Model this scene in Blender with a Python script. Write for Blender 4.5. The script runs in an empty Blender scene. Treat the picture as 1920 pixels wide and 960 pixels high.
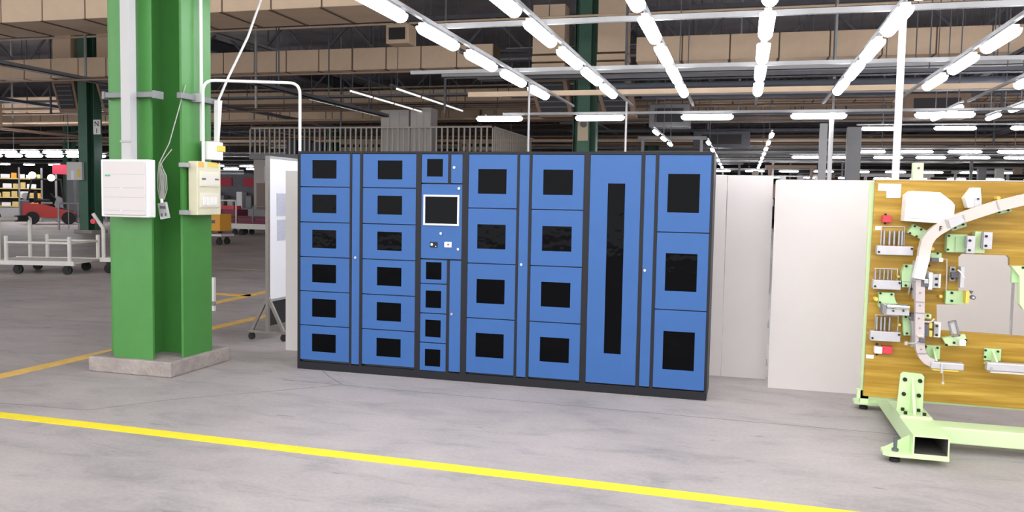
import bpy, bmesh, math, random
from mathutils import Vector, Matrix

# ------------------------------------------------------------------ camera, world, exposure
scene = bpy.context.scene
C = scene.collection
R = math.radians
scene.view_settings.view_transform = 'Standard'
scene.view_settings.look = 'None'
scene.view_settings.gamma = 1.0
scene.view_settings.exposure = 0.35
scene.view_settings.use_curve_mapping = False

cam_data = bpy.data.cameras.new('camera')
cam_data.sensor_width = 36.0
cam_data.lens = 29.195                      # about 63 degrees across
cam_data.clip_end = 300
cam = bpy.data.objects.new('camera', cam_data)
C.objects.link(cam)
pitch, yaw, roll = 0.0661, 0.2695, 0.0184
fw = Vector((-math.sin(yaw) * math.cos(pitch), math.cos(yaw) * math.cos(pitch), -math.sin(pitch)))
rt = Vector((math.cos(yaw), math.sin(yaw), 0))
up = rt.cross(fw)
rt2 = math.cos(roll) * rt + math.sin(roll) * up
up2 = -math.sin(roll) * rt + math.cos(roll) * up
m = Matrix((rt2, up2, -fw)).transposed().to_4x4()
m.translation = Vector((0, 0, 1.505))
cam.matrix_world = m
scene.camera = cam

world = bpy.data.worlds.new('world')
scene.world = world
world.use_nodes = True
wb = world.node_tree.nodes['Background']
wb.inputs['Color'].default_value = (0.98, 0.98, 1.0, 1)
wb.inputs['Strength'].default_value = 1.9
LAMP = 11.5                                 # strength of the tube lamps

# ------------------------------------------------------------------ materials
def lin(c):
    return tuple(((v / 255.0) / 12.92 if v / 255.0 <= 0.04045 else ((v / 255.0 + 0.055) / 1.055) ** 2.4) for v in c)

MATS = {}
def mat(name, col, rough=0.5, metal=0.0, var=0.0, scale=6.0, bump=0.0, bscale=60.0, spec=0.5, stretch=None, coat=0.0):
    """Principled material; var mixes a darker and a lighter tone of the colour by noise."""
    if name in MATS:
        return MATS[name]
    mt = bpy.data.materials.new(name)
    mt.use_nodes = True
    nt = mt.node_tree
    b = nt.nodes['Principled BSDF']
    c = lin(col)
    b.inputs['Base Color'].default_value = (*c, 1)
    b.inputs['Roughness'].default_value = rough
    b.inputs['Metallic'].default_value = metal
    b.inputs['Specular IOR Level'].default_value = spec
    b.inputs['Coat Weight'].default_value = coat
    tc = nt.nodes.new('ShaderNodeTexCoord')
    mp = nt.nodes.new('ShaderNodeMapping')
    nt.links.new(tc.outputs['Object'], mp.inputs['Vector'])
    if stretch:
        mp.inputs['Scale'].default_value = stretch
    if var:
        n = nt.nodes.new('ShaderNodeTexNoise')
        n.inputs['Scale'].default_value = scale
        n.inputs['Detail'].default_value = 6
        n.inputs['Roughness'].default_value = 0.65
        nt.links.new(mp.outputs['Vector'], n.inputs['Vector'])
        r = nt.nodes.new('ShaderNodeValToRGB')
        r.color_ramp.elements[0].position = 0.3
        r.color_ramp.elements[1].position = 0.7
        r.color_ramp.elements[0].color = (*[v * (1 - var) for v in c], 1)
        r.color_ramp.elements[1].color = (*[min(1, v * (1 + var)) for v in c], 1)
        nt.links.new(n.outputs['Fac'], r.inputs['Fac'])
        nt.links.new(r.outputs['Color'], b.inputs['Base Color'])
    if bump:
        n2 = nt.nodes.new('ShaderNodeTexNoise')
        n2.inputs['Scale'].default_value = bscale
        n2.inputs['Detail'].default_value = 3
        nt.links.new(mp.outputs['Vector'], n2.inputs['Vector'])
        bp = nt.nodes.new('ShaderNodeBump')
        bp.inputs['Strength'].default_value = bump
        bp.inputs['Distance'].default_value = 0.02
        nt.links.new(n2.outputs['Fac'], bp.inputs['Height'])
        nt.links.new(bp.outputs['Normal'], b.inputs['Normal'])
    MATS[name] = mt
    return mt

def emit(name, col, strength, sample=True):
    if name in MATS:
        return MATS[name]
    mt = bpy.data.materials.new(name)
    mt.use_nodes = True
    b = mt.node_tree.nodes['Principled BSDF']
    b.inputs['Base Color'].default_value = (0.9, 0.9, 0.9, 1)
    b.inputs['Emission Color'].default_value = (*lin(col), 1)
    b.inputs['Emission Strength'].default_value = strength
    if not sample:
        mt.cycles.emission_sampling = 'NONE'
    MATS[name] = mt
    return mt

def floor_mat():
    mt = bpy.data.materials.new('worn_concrete')
    mt.use_nodes = True
    nt = mt.node_tree
    b = nt.nodes['Principled BSDF']
    tc = nt.nodes.new('ShaderNodeTexCoord')
    def noise(scale, detail, rough, sc=(1, 1, 1), dist=0.0):
        mp = nt.nodes.new('ShaderNodeMapping'); mp.inputs['Scale'].default_value = sc
        nt.links.new(tc.outputs['Object'], mp.inputs['Vector'])
        n = nt.nodes.new('ShaderNodeTexNoise')
        n.inputs['Scale'].default_value = scale; n.inputs['Detail'].default_value = detail
        n.inputs['Roughness'].default_value = rough; n.inputs['Distortion'].default_value = dist
        nt.links.new(mp.outputs['Vector'], n.inputs['Vector'])
        return n.outputs['Fac']
    def ramp(f, stops):
        r = nt.nodes.new('ShaderNodeValToRGB')
        e = r.color_ramp.elements
        e[0].position, e[0].color = stops[0][0], (*stops[0][1], 1)
        e[1].position, e[1].color = stops[-1][0], (*stops[-1][1], 1)
        for p_, c_ in stops[1:-1]:
            k = e.new(p_); k.color = (*c_, 1)
        nt.links.new(f, r.inputs['Fac'])
        return r.outputs['Color']
    def mul(a, c):
        x = nt.nodes.new('ShaderNodeMix'); x.data_type = 'RGBA'; x.blend_type = 'MULTIPLY'
        x.inputs['Factor'].default_value = 1.0
        nt.links.new(a, x.inputs['A']); nt.links.new(c, x.inputs['B'])
        return x.outputs['Result']
    base = ramp(noise(0.55, 5, 0.6), [(0.3, lin((158, 151, 149))), (0.5, lin((175, 167, 164))), (0.72, lin((188, 179, 176)))])
    blot = ramp(noise(2.6, 6, 0.7, (0.6, 1.5, 1), 0.6), [(0.28, (0.70, 0.72, 0.72)), (0.48, (0.97, 0.97, 0.97)), (0.7, (1.08, 1.07, 1.06))])
    fine = ramp(noise(38, 4, 0.7), [(0.3, (0.9, 0.9, 0.9)), (0.6, (1.03, 1.03, 1.03))])
    spots = ramp(noise(9, 3, 0.5, (0.5, 1.6, 1)), [(0.22, (0.55, 0.55, 0.56)), (0.32, (1, 1, 1)), (0.78, (1, 1, 1)), (0.88, (1.2, 1.19, 1.18))])
    col = mul(mul(mul(base, blot), fine), spots)
    nt.links.new(col, b.inputs['Base Color'])
    b.inputs['Roughness'].default_value = 0.55
    b.inputs['Specular IOR Level'].default_value = 0.3
    bp = nt.nodes.new('ShaderNodeBump'); bp.inputs['Strength'].default_value = 0.15; bp.inputs['Distance'].default_value = 0.01
    nt.links.new(noise(50, 3, 0.6), bp.inputs['Height'])
    nt.links.new(bp.outputs['Normal'], b.inputs['Normal'])
    return mt

def wood_mat():
    mt = bpy.data.materials.new('varnished_bamboo_ply')
    mt.use_nodes = True
    nt = mt.node_tree
    b = nt.nodes['Principled BSDF']
    tc = nt.nodes.new('ShaderNodeTexCoord')
    mp = nt.nodes.new('ShaderNodeMapping'); mp.inputs['Scale'].default_value = (0.7, 1, 14)
    nt.links.new(tc.outputs['Object'], mp.inputs['Vector'])
    n = nt.nodes.new('ShaderNodeTexNoise')
    n.inputs['Scale'].default_value = 1.9; n.inputs['Detail'].default_value = 7; n.inputs['Roughness'].default_value = 0.6
    nt.links.new(mp.outputs['Vector'], n.inputs['Vector'])
    r = nt.nodes.new('ShaderNodeValToRGB')
    e = r.color_ramp.elements
    e[0].position = 0.3; e[0].color = (*lin((144, 109, 32)), 1)
    e[1].position = 0.72; e[1].color = (*lin((202, 167, 74)), 1)
    k = e.new(0.5); k.color = (*lin((168, 130, 40)), 1)
    nt.links.new(n.outputs['Fac'], r.inputs['Fac'])
    nt.links.new(r.outputs['Color'], b.inputs['Base Color'])
    b.inputs['Roughness'].default_value = 0.38
    b.inputs['Specular IOR Level'].default_value = 0.35
    return mt

M_FLOOR = floor_mat()
M_WOOD = wood_mat()
M_BLUE = mat('locker_blue', (53, 96, 156), 0.42, 0, 0.035, 3, 0.06, 240, 0.35)
M_BLACK = mat('locker_dark_frame', (22, 23, 29), 0.5, 0, 0.05, 8, 0, 60, 0.35)
M_SIDE = mat('locker_grey_side', (48, 49, 54), 0.55)
M_PANE = mat('dark_acrylic', (5, 6, 9), 0.05, 0, 0, 1, 0.35, 4.0, 0.08)
M_SCREEN = mat('screen_glass', (6, 7, 9), 0.05, 0, 0, 1, 0.15, 5.0, 0.1)
M_CHROME = mat('chrome', (210, 212, 215), 0.18, 1.0)
M_STEEL = mat('brushed_steel', (170, 170, 172), 0.38, 0.9, 0.08, 20, 0, 60, 0.5, (1, 1, 8))
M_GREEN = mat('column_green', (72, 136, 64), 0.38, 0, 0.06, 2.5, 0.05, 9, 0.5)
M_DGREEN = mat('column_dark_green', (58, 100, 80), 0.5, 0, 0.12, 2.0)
M_CONC = mat('kerb_concrete', (160, 150, 144), 0.85, 0, 0.2, 9, 0.5, 40, 0.2)
M_WHITE = mat('white_paint', (232, 230, 228), 0.45, 0, 0.02, 5)
M_OFFW = mat('partition_white', (222, 215, 212), 0.5, 0, 0.03, 1.3, 0.04, 6)
M_BEIGE = mat('aged_beige_plastic', (214, 208, 180), 0.5, 0, 0.04, 6)
M_GREY = mat('galvanised_grey', (168, 168, 168), 0.5, 0.2, 0.06, 6)
M_MGREY = mat('mid_grey_paint', (128, 128, 130), 0.55, 0, 0.06, 4)
M_DGREY = mat('dark_grey_steel', (96, 96, 103), 0.6, 0, 0.12, 3)
M_RUBBER = mat('black_rubber', (24, 24, 25), 0.7)
M_MINT = mat('mint_green_paint', (208, 232, 178), 0.42, 0, 0.03, 6, 0.03, 30)
M_MINTD = mat('bracket_green_paint', (182, 214, 160), 0.45, 0, 0.04, 8)
M_LGREY = mat('machined_aluminium', (196, 194, 196), 0.35, 0.35, 0.05, 14)
M_PLAST = mat('white_nylon', (240, 238, 232), 0.45)
M_CREAM = mat('cream_profile', (206, 196, 186), 0.45, 0, 0.05, 9)
M_RED = mat('red_block', (214, 58, 74), 0.45)
M_YEL = mat('yellow_peg', (228, 200, 84), 0.5)
M_TAPE = mat('floor_line_yellow', (246, 222, 46), 0.6, 0, 0.07, 7)
M_TAPEO = mat('floor_line_orange', (234, 192, 104), 0.65, 0, 0.16, 5)
M_JOINT = mat('floor_joint', (126, 120, 117), 0.9)
M_DUCT = mat('duct_tan_wrap', (220, 194, 164), 0.6, 0, 0.10, 0.9, 0.15, 3)
M_DUCTD = mat('duct_seam_brown', (96, 78, 62), 0.7)
M_LOUV = mat('louvre_dark', (48, 46, 48), 0.6)
M_BROWN = mat('brown_pipe', (140, 116, 98), 0.6, 0, 0.1, 2)
M_ROOF = mat('roof_sheet', (168, 164, 168), 0.9, 0, 0.2, 0.5)
M_WALLF = mat('far_wall', (140, 134, 132), 0.9, 0, 0.25, 0.4)
M_PAPER = mat('paper', (238, 236, 240), 0.7)
M_PRINT = mat('grey_print', (186, 188, 202), 0.7, 0, 0.1, 30)
M_ORANGE = mat('orange_sticker', (240, 178, 84), 0.6)
M_REDP = mat('forklift_red', (176, 48, 42), 0.4)
M_PURPLE = mat('maroon_cart', (120, 38, 66), 0.5)
M_YCART = mat('yellow_cart', (232, 164, 48), 0.5)
M_BIN = mat('yellow_bin', (214, 190, 120), 0.5, 0, 0.1, 3)
M_BANNER = mat('red_banner', (168, 36, 60), 0.6)
M_TBLUE = mat('blue_screen_print', (74, 140, 214), 0.4)
E_LAMP = emit('lamp_diffuser', (247, 249, 255), LAMP)
E_FAR = emit('far_lamp_diffuser', (250, 250, 255), 30.0)
E_MID = emit('strip_lamp_diffuser', (250, 248, 240), 0.7)
E_HEAD = emit('warm_headlight', (255, 214, 160), 6.0, False)
E_RED = emit('red_indicator', (255, 70, 60), 4.0, False)
M_LAMPH = mat('lamp_housing', (226, 226, 228), 0.5)

# ------------------------------------------------------------------ mesh builder
class MB:
    def __init__(s):
        s.v, s.f = [], []
    def _add(s, vs, fs):
        o = len(s.v)
        s.v += [tuple(v) for v in vs]
        s.f += [tuple(i + o for i in f) for f in fs]
        return s
    def box(s, x0, x1, y0, y1, z0, z1, c=0.0):
        """box; c chamfers all edges"""
        if x0 > x1: x0, x1 = x1, x0
        if y0 > y1: y0, y1 = y1, y0
        if z0 > z1: z0, z1 = z1, z0
        if c <= 0:
            vs = [(x, y, z) for z in (z0, z1) for y in (y0, y1) for x in (x0, x1)]
            return s._add(vs, [(0, 2, 3, 1), (4, 5, 7, 6), (0, 1, 5, 4), (2, 6, 7, 3), (0, 4, 6, 2), (1, 3, 7, 5)])
        c = min(c, (x1 - x0) / 2.01, (y1 - y0) / 2.01, (z1 - z0) / 2.01)
        bm = bmesh.new()
        vs = [bm.verts.new((x, y, z)) for z in (z0, z1) for y in (y0, y1) for x in (x0, x1)]
        for q in [(0, 2, 3, 1), (4, 5, 7, 6), (0, 1, 5, 4), (2, 6, 7, 3), (0, 4, 6, 2), (1, 3, 7, 5)]:
            bm.faces.new([vs[i] for i in q])
        bmesh.ops.bevel(bm, geom=bm.edges[:], offset=c, segments=2, affect='EDGES', profile=0.5)
        return s.bm(bm)
    def bm(s, bm):
        bm.verts.index_update()
        s._add([v.co[:] for v in bm.verts], [[v.index for v in f.verts] for f in bm.faces])
        bm.free()
        return s
    def prism(s, poly, a, b, axis='y'):
        """polygon extruded along axis; poly is (x,z) for y, (x,y) for z, (y,z) for x"""
        n = len(poly)
        def pt(q, t):
            return {'y': (q[0], t, q[1]), 'z': (q[0], q[1], t), 'x': (t, q[0], q[1])}[axis]
        vs = [pt(q, a) for q in poly] + [pt(q, b) for q in poly]
        fs = [tuple(range(n)), tuple(range(2 * n - 1, n - 1, -1))]
        fs += [(i, i + n, (i + 1) % n + n, (i + 1) % n) for i in range(n)]
        return s._add(vs, fs)
    def ring(s, x0, x1, z0, z1, hx0, hx1, hz0, hz1, y0, y1):
        """slab in the XZ plane with a rectangular hole"""
        o = [(x0, z0), (x1, z0), (x1, z1), (x0, z1)]
        h = [(hx0, hz0), (hx1, hz0), (hx1, hz1), (hx0, hz1)]
        vs = [(x, y0, z) for x, z in o] + [(x, y0, z) for x, z in h] + [(x, y1, z) for x, z in o] + [(x, y1, z) for x, z in h]
        fs = []
        for i in range(4):
            j = (i + 1) % 4
            fs += [(i, j, j + 4, i + 4), (i + 8, i + 12, j + 12, j + 8), (i, i + 8, j + 8, j), (i + 4, j + 4, j + 12, i + 12)]
        return s._add(vs, fs)
    def cyl(s, p, q, r, n=12, r2=None):
        p, q = Vector(p), Vector(q)
        r2 = r if r2 is None else r2
        d = (q - p).normalized()
        a = d.orthogonal().normalized(); b = d.cross(a)
        vs = []
        for c, rr in ((p, r), (q, r2)):
            vs += [c + rr * (math.cos(2 * math.pi * i / n) * a + math.sin(2 * math.pi * i / n) * b) for i in range(n)]
        fs = [tuple(range(n - 1, -1, -1)), tuple(range(n, 2 * n))] + [(i, (i + 1) % n, (i + 1) % n + n, i + n) for i in range(n)]
        return s._add(vs, fs)
    def bar(s, p, q, w, h, upv=(0, 0, 1)):
        """rectangular bar from p to q, w across, h along upv"""
        p, q = Vector(p), Vector(q)
        d = (q - p).normalized(); u = Vector(upv)
        if abs(d.dot(u)) > 0.99: u = Vector((0, 1, 0))
        a = d.cross(u).normalized(); u = a.cross(d)
        vs = []
        for c in (p, q):
            vs += [c + a * sx * w / 2 + u * sy * h / 2 for sx, sy in ((-1, -1), (1, -1), (1, 1), (-1, 1))]
        return s._add(vs, [(3, 2, 1, 0), (4, 5, 6, 7), (0, 1, 5, 4), (1, 2, 6, 5), (2, 3, 7, 6), (3, 0, 4, 7)])
    def tube(s, pts, r, n=8):
        pts = [Vector(p) for p in pts]
        prev = None
        o = len(s.v)
        for k, p in enumerate(pts):
            d = (pts[min(k + 1, len(pts) - 1)] - pts[max(k - 1, 0)]).normalized()
            a = d.orthogonal().normalized() if prev is None else (prev - d * prev.dot(d)).normalized()
            prev = a; b = d.cross(a)
            s.v += [tuple(p + r * (math.cos(2 * math.pi * i / n) * a + math.sin(2 * math.pi * i / n) * b)) for i in range(n)]
        for k in range(len(pts) - 1):
            for i in range(n):
                j = (i + 1) % n
                s.f.append((o + k * n + i, o + k * n + j, o + (k + 1) * n + j, o + (k + 1) * n + i))
        s.f.append(tuple(o + i for i in range(n - 1, -1, -1)))
        s.f.append(tuple(o + (len(pts) - 1) * n + i for i in range(n)))
        return s
    def strip(s, pts, w, h, nrm=(0, 1, 0)):
        """rectangular section swept along a path that lies in the plane with normal nrm (w in plane, h along nrm)"""
        pts = [Vector(p) for p in pts]; u = Vector(nrm); o = len(s.v)
        for k, p in enumerate(pts):
            d = (pts[min(k + 1, len(pts) - 1)] - pts[max(k - 1, 0)]).normalized()
            a = d.cross(u).normalized()
            s.v += [tuple(p + a * sx * w / 2 + u * sy * h / 2) for sx, sy in ((-1, -1), (1, -1), (1, 1), (-1, 1))]
        for k in range(len(pts) - 1):
            for i in range(4):
                j = (i + 1) % 4
                s.f.append((o + k * 4 + i, o + k * 4 + j, o + k * 4 + 4 + j, o + k * 4 + 4 + i))
        s.f.append((o + 3, o + 2, o + 1, o)); e = o + (len(pts) - 1) * 4
        s.f.append((e, e + 1, e + 2, e + 3))
        return s
    def build(s, name, material, parent=None, smooth=False, off=None):
        """link as ONE mesh object; vertices are given in world space (or the parent's, off=(0,0,0))"""
        root = parent
        while root is not None and root.parent is not None:
            root = root.parent
        if off is None:
            off = root.location if root is not None else (0, 0, 0)
        ox, oy, oz = off
        me = bpy.data.meshes.new(name)
        if parent is None and off == (0, 0, 0) and s.v:
            xs, ys, zs = zip(*s.v)
            ox, oy, oz = (min(xs) + max(xs)) / 2, (min(ys) + max(ys)) / 2, min(zs)
        me.from_pydata([(x - ox, y - oy, z - oz) for x, y, z in s.v], [], s.f)
        b = bmesh.new(); b.from_mesh(me)
        bmesh.ops.recalc_face_normals(b, faces=b.faces)
        b.to_mesh(me); b.free()
        me.materials.append(material)
        if smooth:
            for p in me.polygons: p.use_smooth = True
            try: me.set_sharp_from_angle(angle=R(40))
            except Exception: pass
        o = bpy.data.objects.new(name, me)
        C.objects.link(o)
        if parent is not None:
            o.parent = parent
        else:
            o.location = (ox, oy, oz)
        return o

def tag(o, label, cat, group=None):
    o['label'] = label; o['category'] = cat
    if group: o['group'] = group
    return o
def thing(name, label, cat, loc=(0, 0, 0), group=None, rz=0):
    o = bpy.data.objects.new(name, None)
    C.objects.link(o)
    o.empty_display_size = 0.1
    o.location = loc; o.rotation_euler = (0, 0, rz)
    return tag(o, label, cat, group)
def struct(o):
    o['kind'] = 'structure'
    return o
def copy_tree(o, parent=None):
    c = o.copy(); C.objects.link(c)
    if parent is not None: c.parent = parent
    for ch in list(o.children):
        copy_tree(ch, c)
    return c
ORD = ['first', 'second', 'third', 'fourth', 'fifth', 'sixth', 'seventh', 'eighth', 'ninth', 'tenth', 'eleventh', 'twelfth',
       'thirteenth', 'fourteenth', 'fifteenth', 'sixteenth', 'seventeenth', 'eighteenth', 'nineteenth', 'twentieth',
       'twenty-first', 'twenty-second', 'twenty-third', 'twenty-fourth', 'twenty-fifth', 'twenty-sixth', 'twenty-seventh', 'twenty-eighth', 'twenty-ninth', 'thirtieth']
rnd = random.Random(7)

# ------------------------------------------------------------------ the hall
floor = struct(MB().box(-80, 60, -16, 100, -0.2, 0).build('floor', M_FLOOR, off=(0, 0, 0.0001)))
struct(MB().box(-80, 60, -5, 100, 10.2, 10.4).build('ceiling', M_ROOF))
struct(MB().box(-80, 60, 100, 100.3, 0, 10.2).build('wall_back', M_WALLF))
struct(MB().box(-80.3, -80, -5, 100, 0, 10.2).build('wall_left', M_WALLF))
struct(MB().box(60, 60.3, -5, 100, 0, 10.2).build('wall_right', M_WALLF))

def floor_line(label, poly, material, grp=None):
    o = MB().prism(poly, 0.0, 0.003, 'z').build('floor_line', material)
    return tag(o, label, 'floor line', grp)
floor_line('bright yellow line painted on the floor in front of the lockers', [(-6.6, 4.38), (-6.6, 4.485), (-4.0, 4.45), (0.9, 4.33), (0.9, 4.22), (-4.0, 4.34)], M_TAPE)
floor_line('orange floor line passing behind the near green column', [(-5.90, 2.0), (-5.74, 2.0), (-5.66, 10.5), (-5.82, 10.5)], M_TAPEO)
floor_line('orange floor line running away behind the mobile whiteboard', [(-7.16, 9.6), (-6.98, 9.6), (-7.26, 13.5), (-7.44, 13.5)], M_TAPEO)
floor_line('short orange floor line crossing beside the small floor post', [(-8.012, 11.122), (-7.838, 10.881), (-7.079, 10.921), (-7.234, 11.160)], M_TAPEO)
floor_line('faded yellow floor line across the aisle behind the white trolley', [(-40, 14.95), (-40, 15.12), (-4.5, 15.12), (-4.5, 14.95)], mat('faded_line', (176, 160, 120), 0.8, 0, 0.2, 4))
def joint(pts, w=0.008):
    o = MB().strip([(x, y, 0.0006) for x, y in pts], w, 0.0012, (0, 0, 1)).build('joint', M_JOINT, floor)
joint([(-3.48, 6.46), (-3.3, 6.25), (-3.07, 6.03)], 0.007)
joint([(-3.6, 6.02), (-3.07, 6.01), (-0.36, 5.95), (1.07, 5.94), (3.5, 5.9)], 0.006)
joint([(-7.5, 4.5), (-4.34, 4.70), (-4.0, 5.15), (-3.5, 5.6), (-3.07, 6.01)], 0.006)

# ------------------------------------------------------------------ blue locker units
YF, YB = 6.472, 6.98
def unit(x0, x1, label, name='smart_locker'):
    t = thing(name, label, 'locker', ((x0 + x1) / 2, YF, 0), 'blue smart locker units standing side by side')
    MB().box(x0, x1, YF + 0.032, YB, 0.0, 1.90).build('carcass', M_SIDE, t)
    MB().box(x0, x1, YF, YF + 0.034, 0.0, 0.066).build('plinth', M_BLACK, t)
    MB().box(x0, x1, YF, YF + 0.034, 1.882, 1.902).build('top_rail', M_BLACK, t)
    return t
def stile(t, x0, x1, z0=0.066, z1=1.882):
    MB().box(x0, x1, YF, YF + 0.034, z0, z1).build('stile', M_BLACK, t)
def door(t, x0, x1, z0, z1, win=None, lock=None, name='door'):
    g = 0.004
    x0 += g * .3; x1 -= g * .3; z0 += g; z1 -= g
    y0, y1 = YF + 0.003, YF + 0.03
    if win:
        d = MB().ring(x0, x1, z0, z1, win[0], win[1], win[2], win[3], y0, y1).build(name, M_BLUE, t)
        MB().box(win[0] - 0.004, win[1] + 0.004, y0 + 0.006, y0 + 0.011, win[2] - 0.004, win[3] + 0.004).build('window_pane', M_PANE, d)
    else:
        d = MB().box(x0, x1, y0, y1, z0, z1).build(name, M_BLUE, t)
    if lock:
        key(d, *lock)
    return d
def key(d, x, z, r=0.011):
    b = MB().cyl((x, YF + 0.004, z), (x, YF - 0.006, z), r, 14)
    b.cyl((x, YF - 0.005, z), (x, YF - 0.011, z), r * 0.66, 12)
    b.box(x - 0.0015, x + 0.0015, YF - 0.0125, YF - 0.010, z - 0.005, z + 0.005)
    b.build('lock', M_CHROME, d, True)

# unit with two columns of six doors
t = unit(-3.730, -2.612, 'leftmost blue locker unit with two columns of six small windowed doors')
for a, b in ((-3.730, -3.704), (-3.233, -3.213), (-3.139, -3.112), (-2.628, -2.612)): stile(t, a, b)
zs = [1.882, 1.596, 1.291, 0.990, 0.690, 0.390, 0.082]
for xa, xb, wa, wb_ in ((-3.704, -3.233, -3.590, -3.360), (-3.112, -2.628, -2.977, -2.753)):
    for i in range(6):
        top = [1.826, 1.53, 1.226, 0.926, 0.625, 0.318][i]
        door(t, xa, xb, zs[i + 1], zs[i], (wa, wb_, top - 0.158, top))
door(t, -3.213, -3.139, 0.072, 1.882, None, (-3.176, 0.998), 'service_strip')
# control unit with the screen
t = unit(-2.612, -2.196, 'narrow blue locker control unit with touch screen and small doors')
for a, b in ((-2.612, -2.580), (-2.221, -2.196)): stile(t, a, b)
stile(t, -2.346, -2.322, 1.640, 1.882); stile(t, -2.346, -2.322, 0.066, 1.006)
door(t, -2.580, -2.346, 1.640, 1.882, (-2.533, -2.394, 1.695, 1.840))
door(t, -2.322, -2.221, 1.640, 1.882, None, (-2.292, 1.771), 'service_strip')
d = door(t, -2.580, -2.221, 1.012, 1.636, (-2.545, -2.254, 1.304, 1.533), None, 'control_panel')
key(d, -2.249, 1.600); key(d, -2.402, 1.226); key(d, -2.249, 1.100)
MB().ring(-2.557, -2.244, 1.292, 1.545, -2.542, -2.258, 1.307, 1.530, YF - 0.010, YF + 0.004).build('screen_bezel', mat('screen_bezel', (226, 228, 230), 0.4), d)
MB().box(-2.543, -2.257, YF - 0.002, YF + 0.004, 1.306, 1.531).build('screen', M_SCREEN, d)
b = MB().box(-2.497, -2.432, YF - 0.004, YF + 0.004, 1.108, 1.154, 0.003); sc = b.build('camera_module', M_RUBBER, d)
MB().cyl((-2.478, YF - 0.003, 1.133), (-2.478, YF - 0.010, 1.133), 0.012, 14).build('lens', M_CHROME, sc)
MB().box(-2.449, -2.440, YF - 0.006, YF - 0.003, 1.114, 1.121).build('indicator', M_PLAST, sc)
cr = MB().box(-2.370, -2.306, YF - 0.006, YF + 0.004, 1.112, 1.158, 0.004).build('card_reader', M_PLAST, d)
MB().cyl((-2.335, YF - 0.005, 1.137), (-2.335, YF - 0.008, 1.137), 0.008, 12).build('reader_mark', M_DGREY, cr)
for z0, z1, wz in ((0.804, 1.008, 0.985), (0.555, 0.804, 0.746), (0.307, 0.555, 0.500), (0.066, 0.307, 0.252)):
    door(t, -2.580, -2.346, z0, z1, (-2.533, -2.395, wz - 0.145, wz))
door(t, -2.322, -2.221, 0.072, 1.008, None, (-2.298, 0.558), 'service_strip')
# unit with two columns of four doors
t = unit(-2.196, -1.187, 'blue locker unit with two columns of four square windowed doors')
for a, b in ((-2.196, -2.168), (-1.757, -1.737), (-1.656, -1.633), (-1.212, -1.187)): stile(t, a, b)
zs = [1.882, 1.442, 0.990, 0.537, 0.078]
for xa, xb, wa, wb_ in ((-2.168, -1.757, -2.087, -1.846), (-1.633, -1.212, -1.541, -1.301)):
    for i in range(4):
        top = [1.760, 1.311, 0.862, 0.415][i]
        door(t, xa, xb, zs[i + 1], zs[i], (wa, wb_, top - 0.2, top))
door(t, -1.737, -1.656, 0.072, 1.882, None, (-1.708, 0.994), 'service_strip')
# unit with one tall door and three large doors
t = unit(-1.187, -0.219, 'rightmost blue locker unit with one tall slot-windowed door and three large doors')
for a, b in ((-1.187, -1.163), (-0.764, -0.737), (-0.655, -0.631), (-0.238, -0.219)): stile(t, a, b)
door(t, -1.163, -0.764, 0.072, 1.882, (-1.021, -0.886, 0.315, 1.656), None, 'tall_door')
door(t, -0.737, -0.655, 0.072, 1.882, None, (-0.716, 0.986), 'service_strip')
for z0, z1, w0, w1 in ((1.288, 1.882, 1.440, 1.735), (0.689, 1.288, 0.835, 1.126), (0.072, 0.689, 0.222, 0.522)):
    door(t, -0.631, -0.238, z0, z1, (-0.559, -0.320, w0, w1))

# ------------------------------------------------------------------ green cruciform columns
def column(cx, cy, label, m1, base=True, h=10.2, detail=True):
    a, bw, tk, wt = 0.365, 0.195, 0.022, 0.014
    t = thing('steel_column', label, 'column', (cx, cy, 0), 'cruciform green steel columns')
    z0 = 0.13 if base else 0
    MB().box(cx - bw, cx + bw, cy - a, cy - a + tk, z0, h).build('flange', m1, t)
    MB().box(cx - bw, cx + bw, cy + a - tk, cy + a, z0, h).build('flange', m1, t)
    MB().box(cx - a, cx - a + tk, cy - bw, cy + bw, z0, h).build('flange', m1, t)
    MB().box(cx + a - tk, cx + a, cy - bw, cy + bw, z0, h).build('flange', m1, t)
    MB().box(cx - wt, cx + wt, cy - a + tk, cy + a - tk, z0, h).box(cx - a + tk, cx - wt, cy - wt, cy + wt, z0, h).box(cx + wt, cx + a - tk, cy - wt, cy + wt, z0, h).build('web', m1, t)
    if base:
        MB().box(cx - 0.42, cx + 0.40, cy - 0.41, cy + 0.41, 0, 0.13, 0.012).build('concrete_base', M_CONC, t)
    return t
CX, CY = -4.88, 6.165
column(CX, CY, 'near bright green steel column on a concrete kerb left of the lockers', M_GREEN)
farcol = [(-23.78, 26.1, 'dark green column behind the white trolley, with grey box and grid plates'),
          (CX, 26.1, 'dark green column rising behind the lockers amid the lamp rows'),
          (CX, 46.1, 'distant dark column between the second and third lamp rows'),
          (14.7, 46.1, 'distant dark column at the far right edge above the wooden fixture'),
          (-24.2, 46.1, 'distant dark column behind the mezzanine railing'),
          (-43.7, 46.1, 'distant dark column in the left bay behind the forklift')]
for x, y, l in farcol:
    column(x, y, l, M_DGREEN, y < 30, 8.2)

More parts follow.
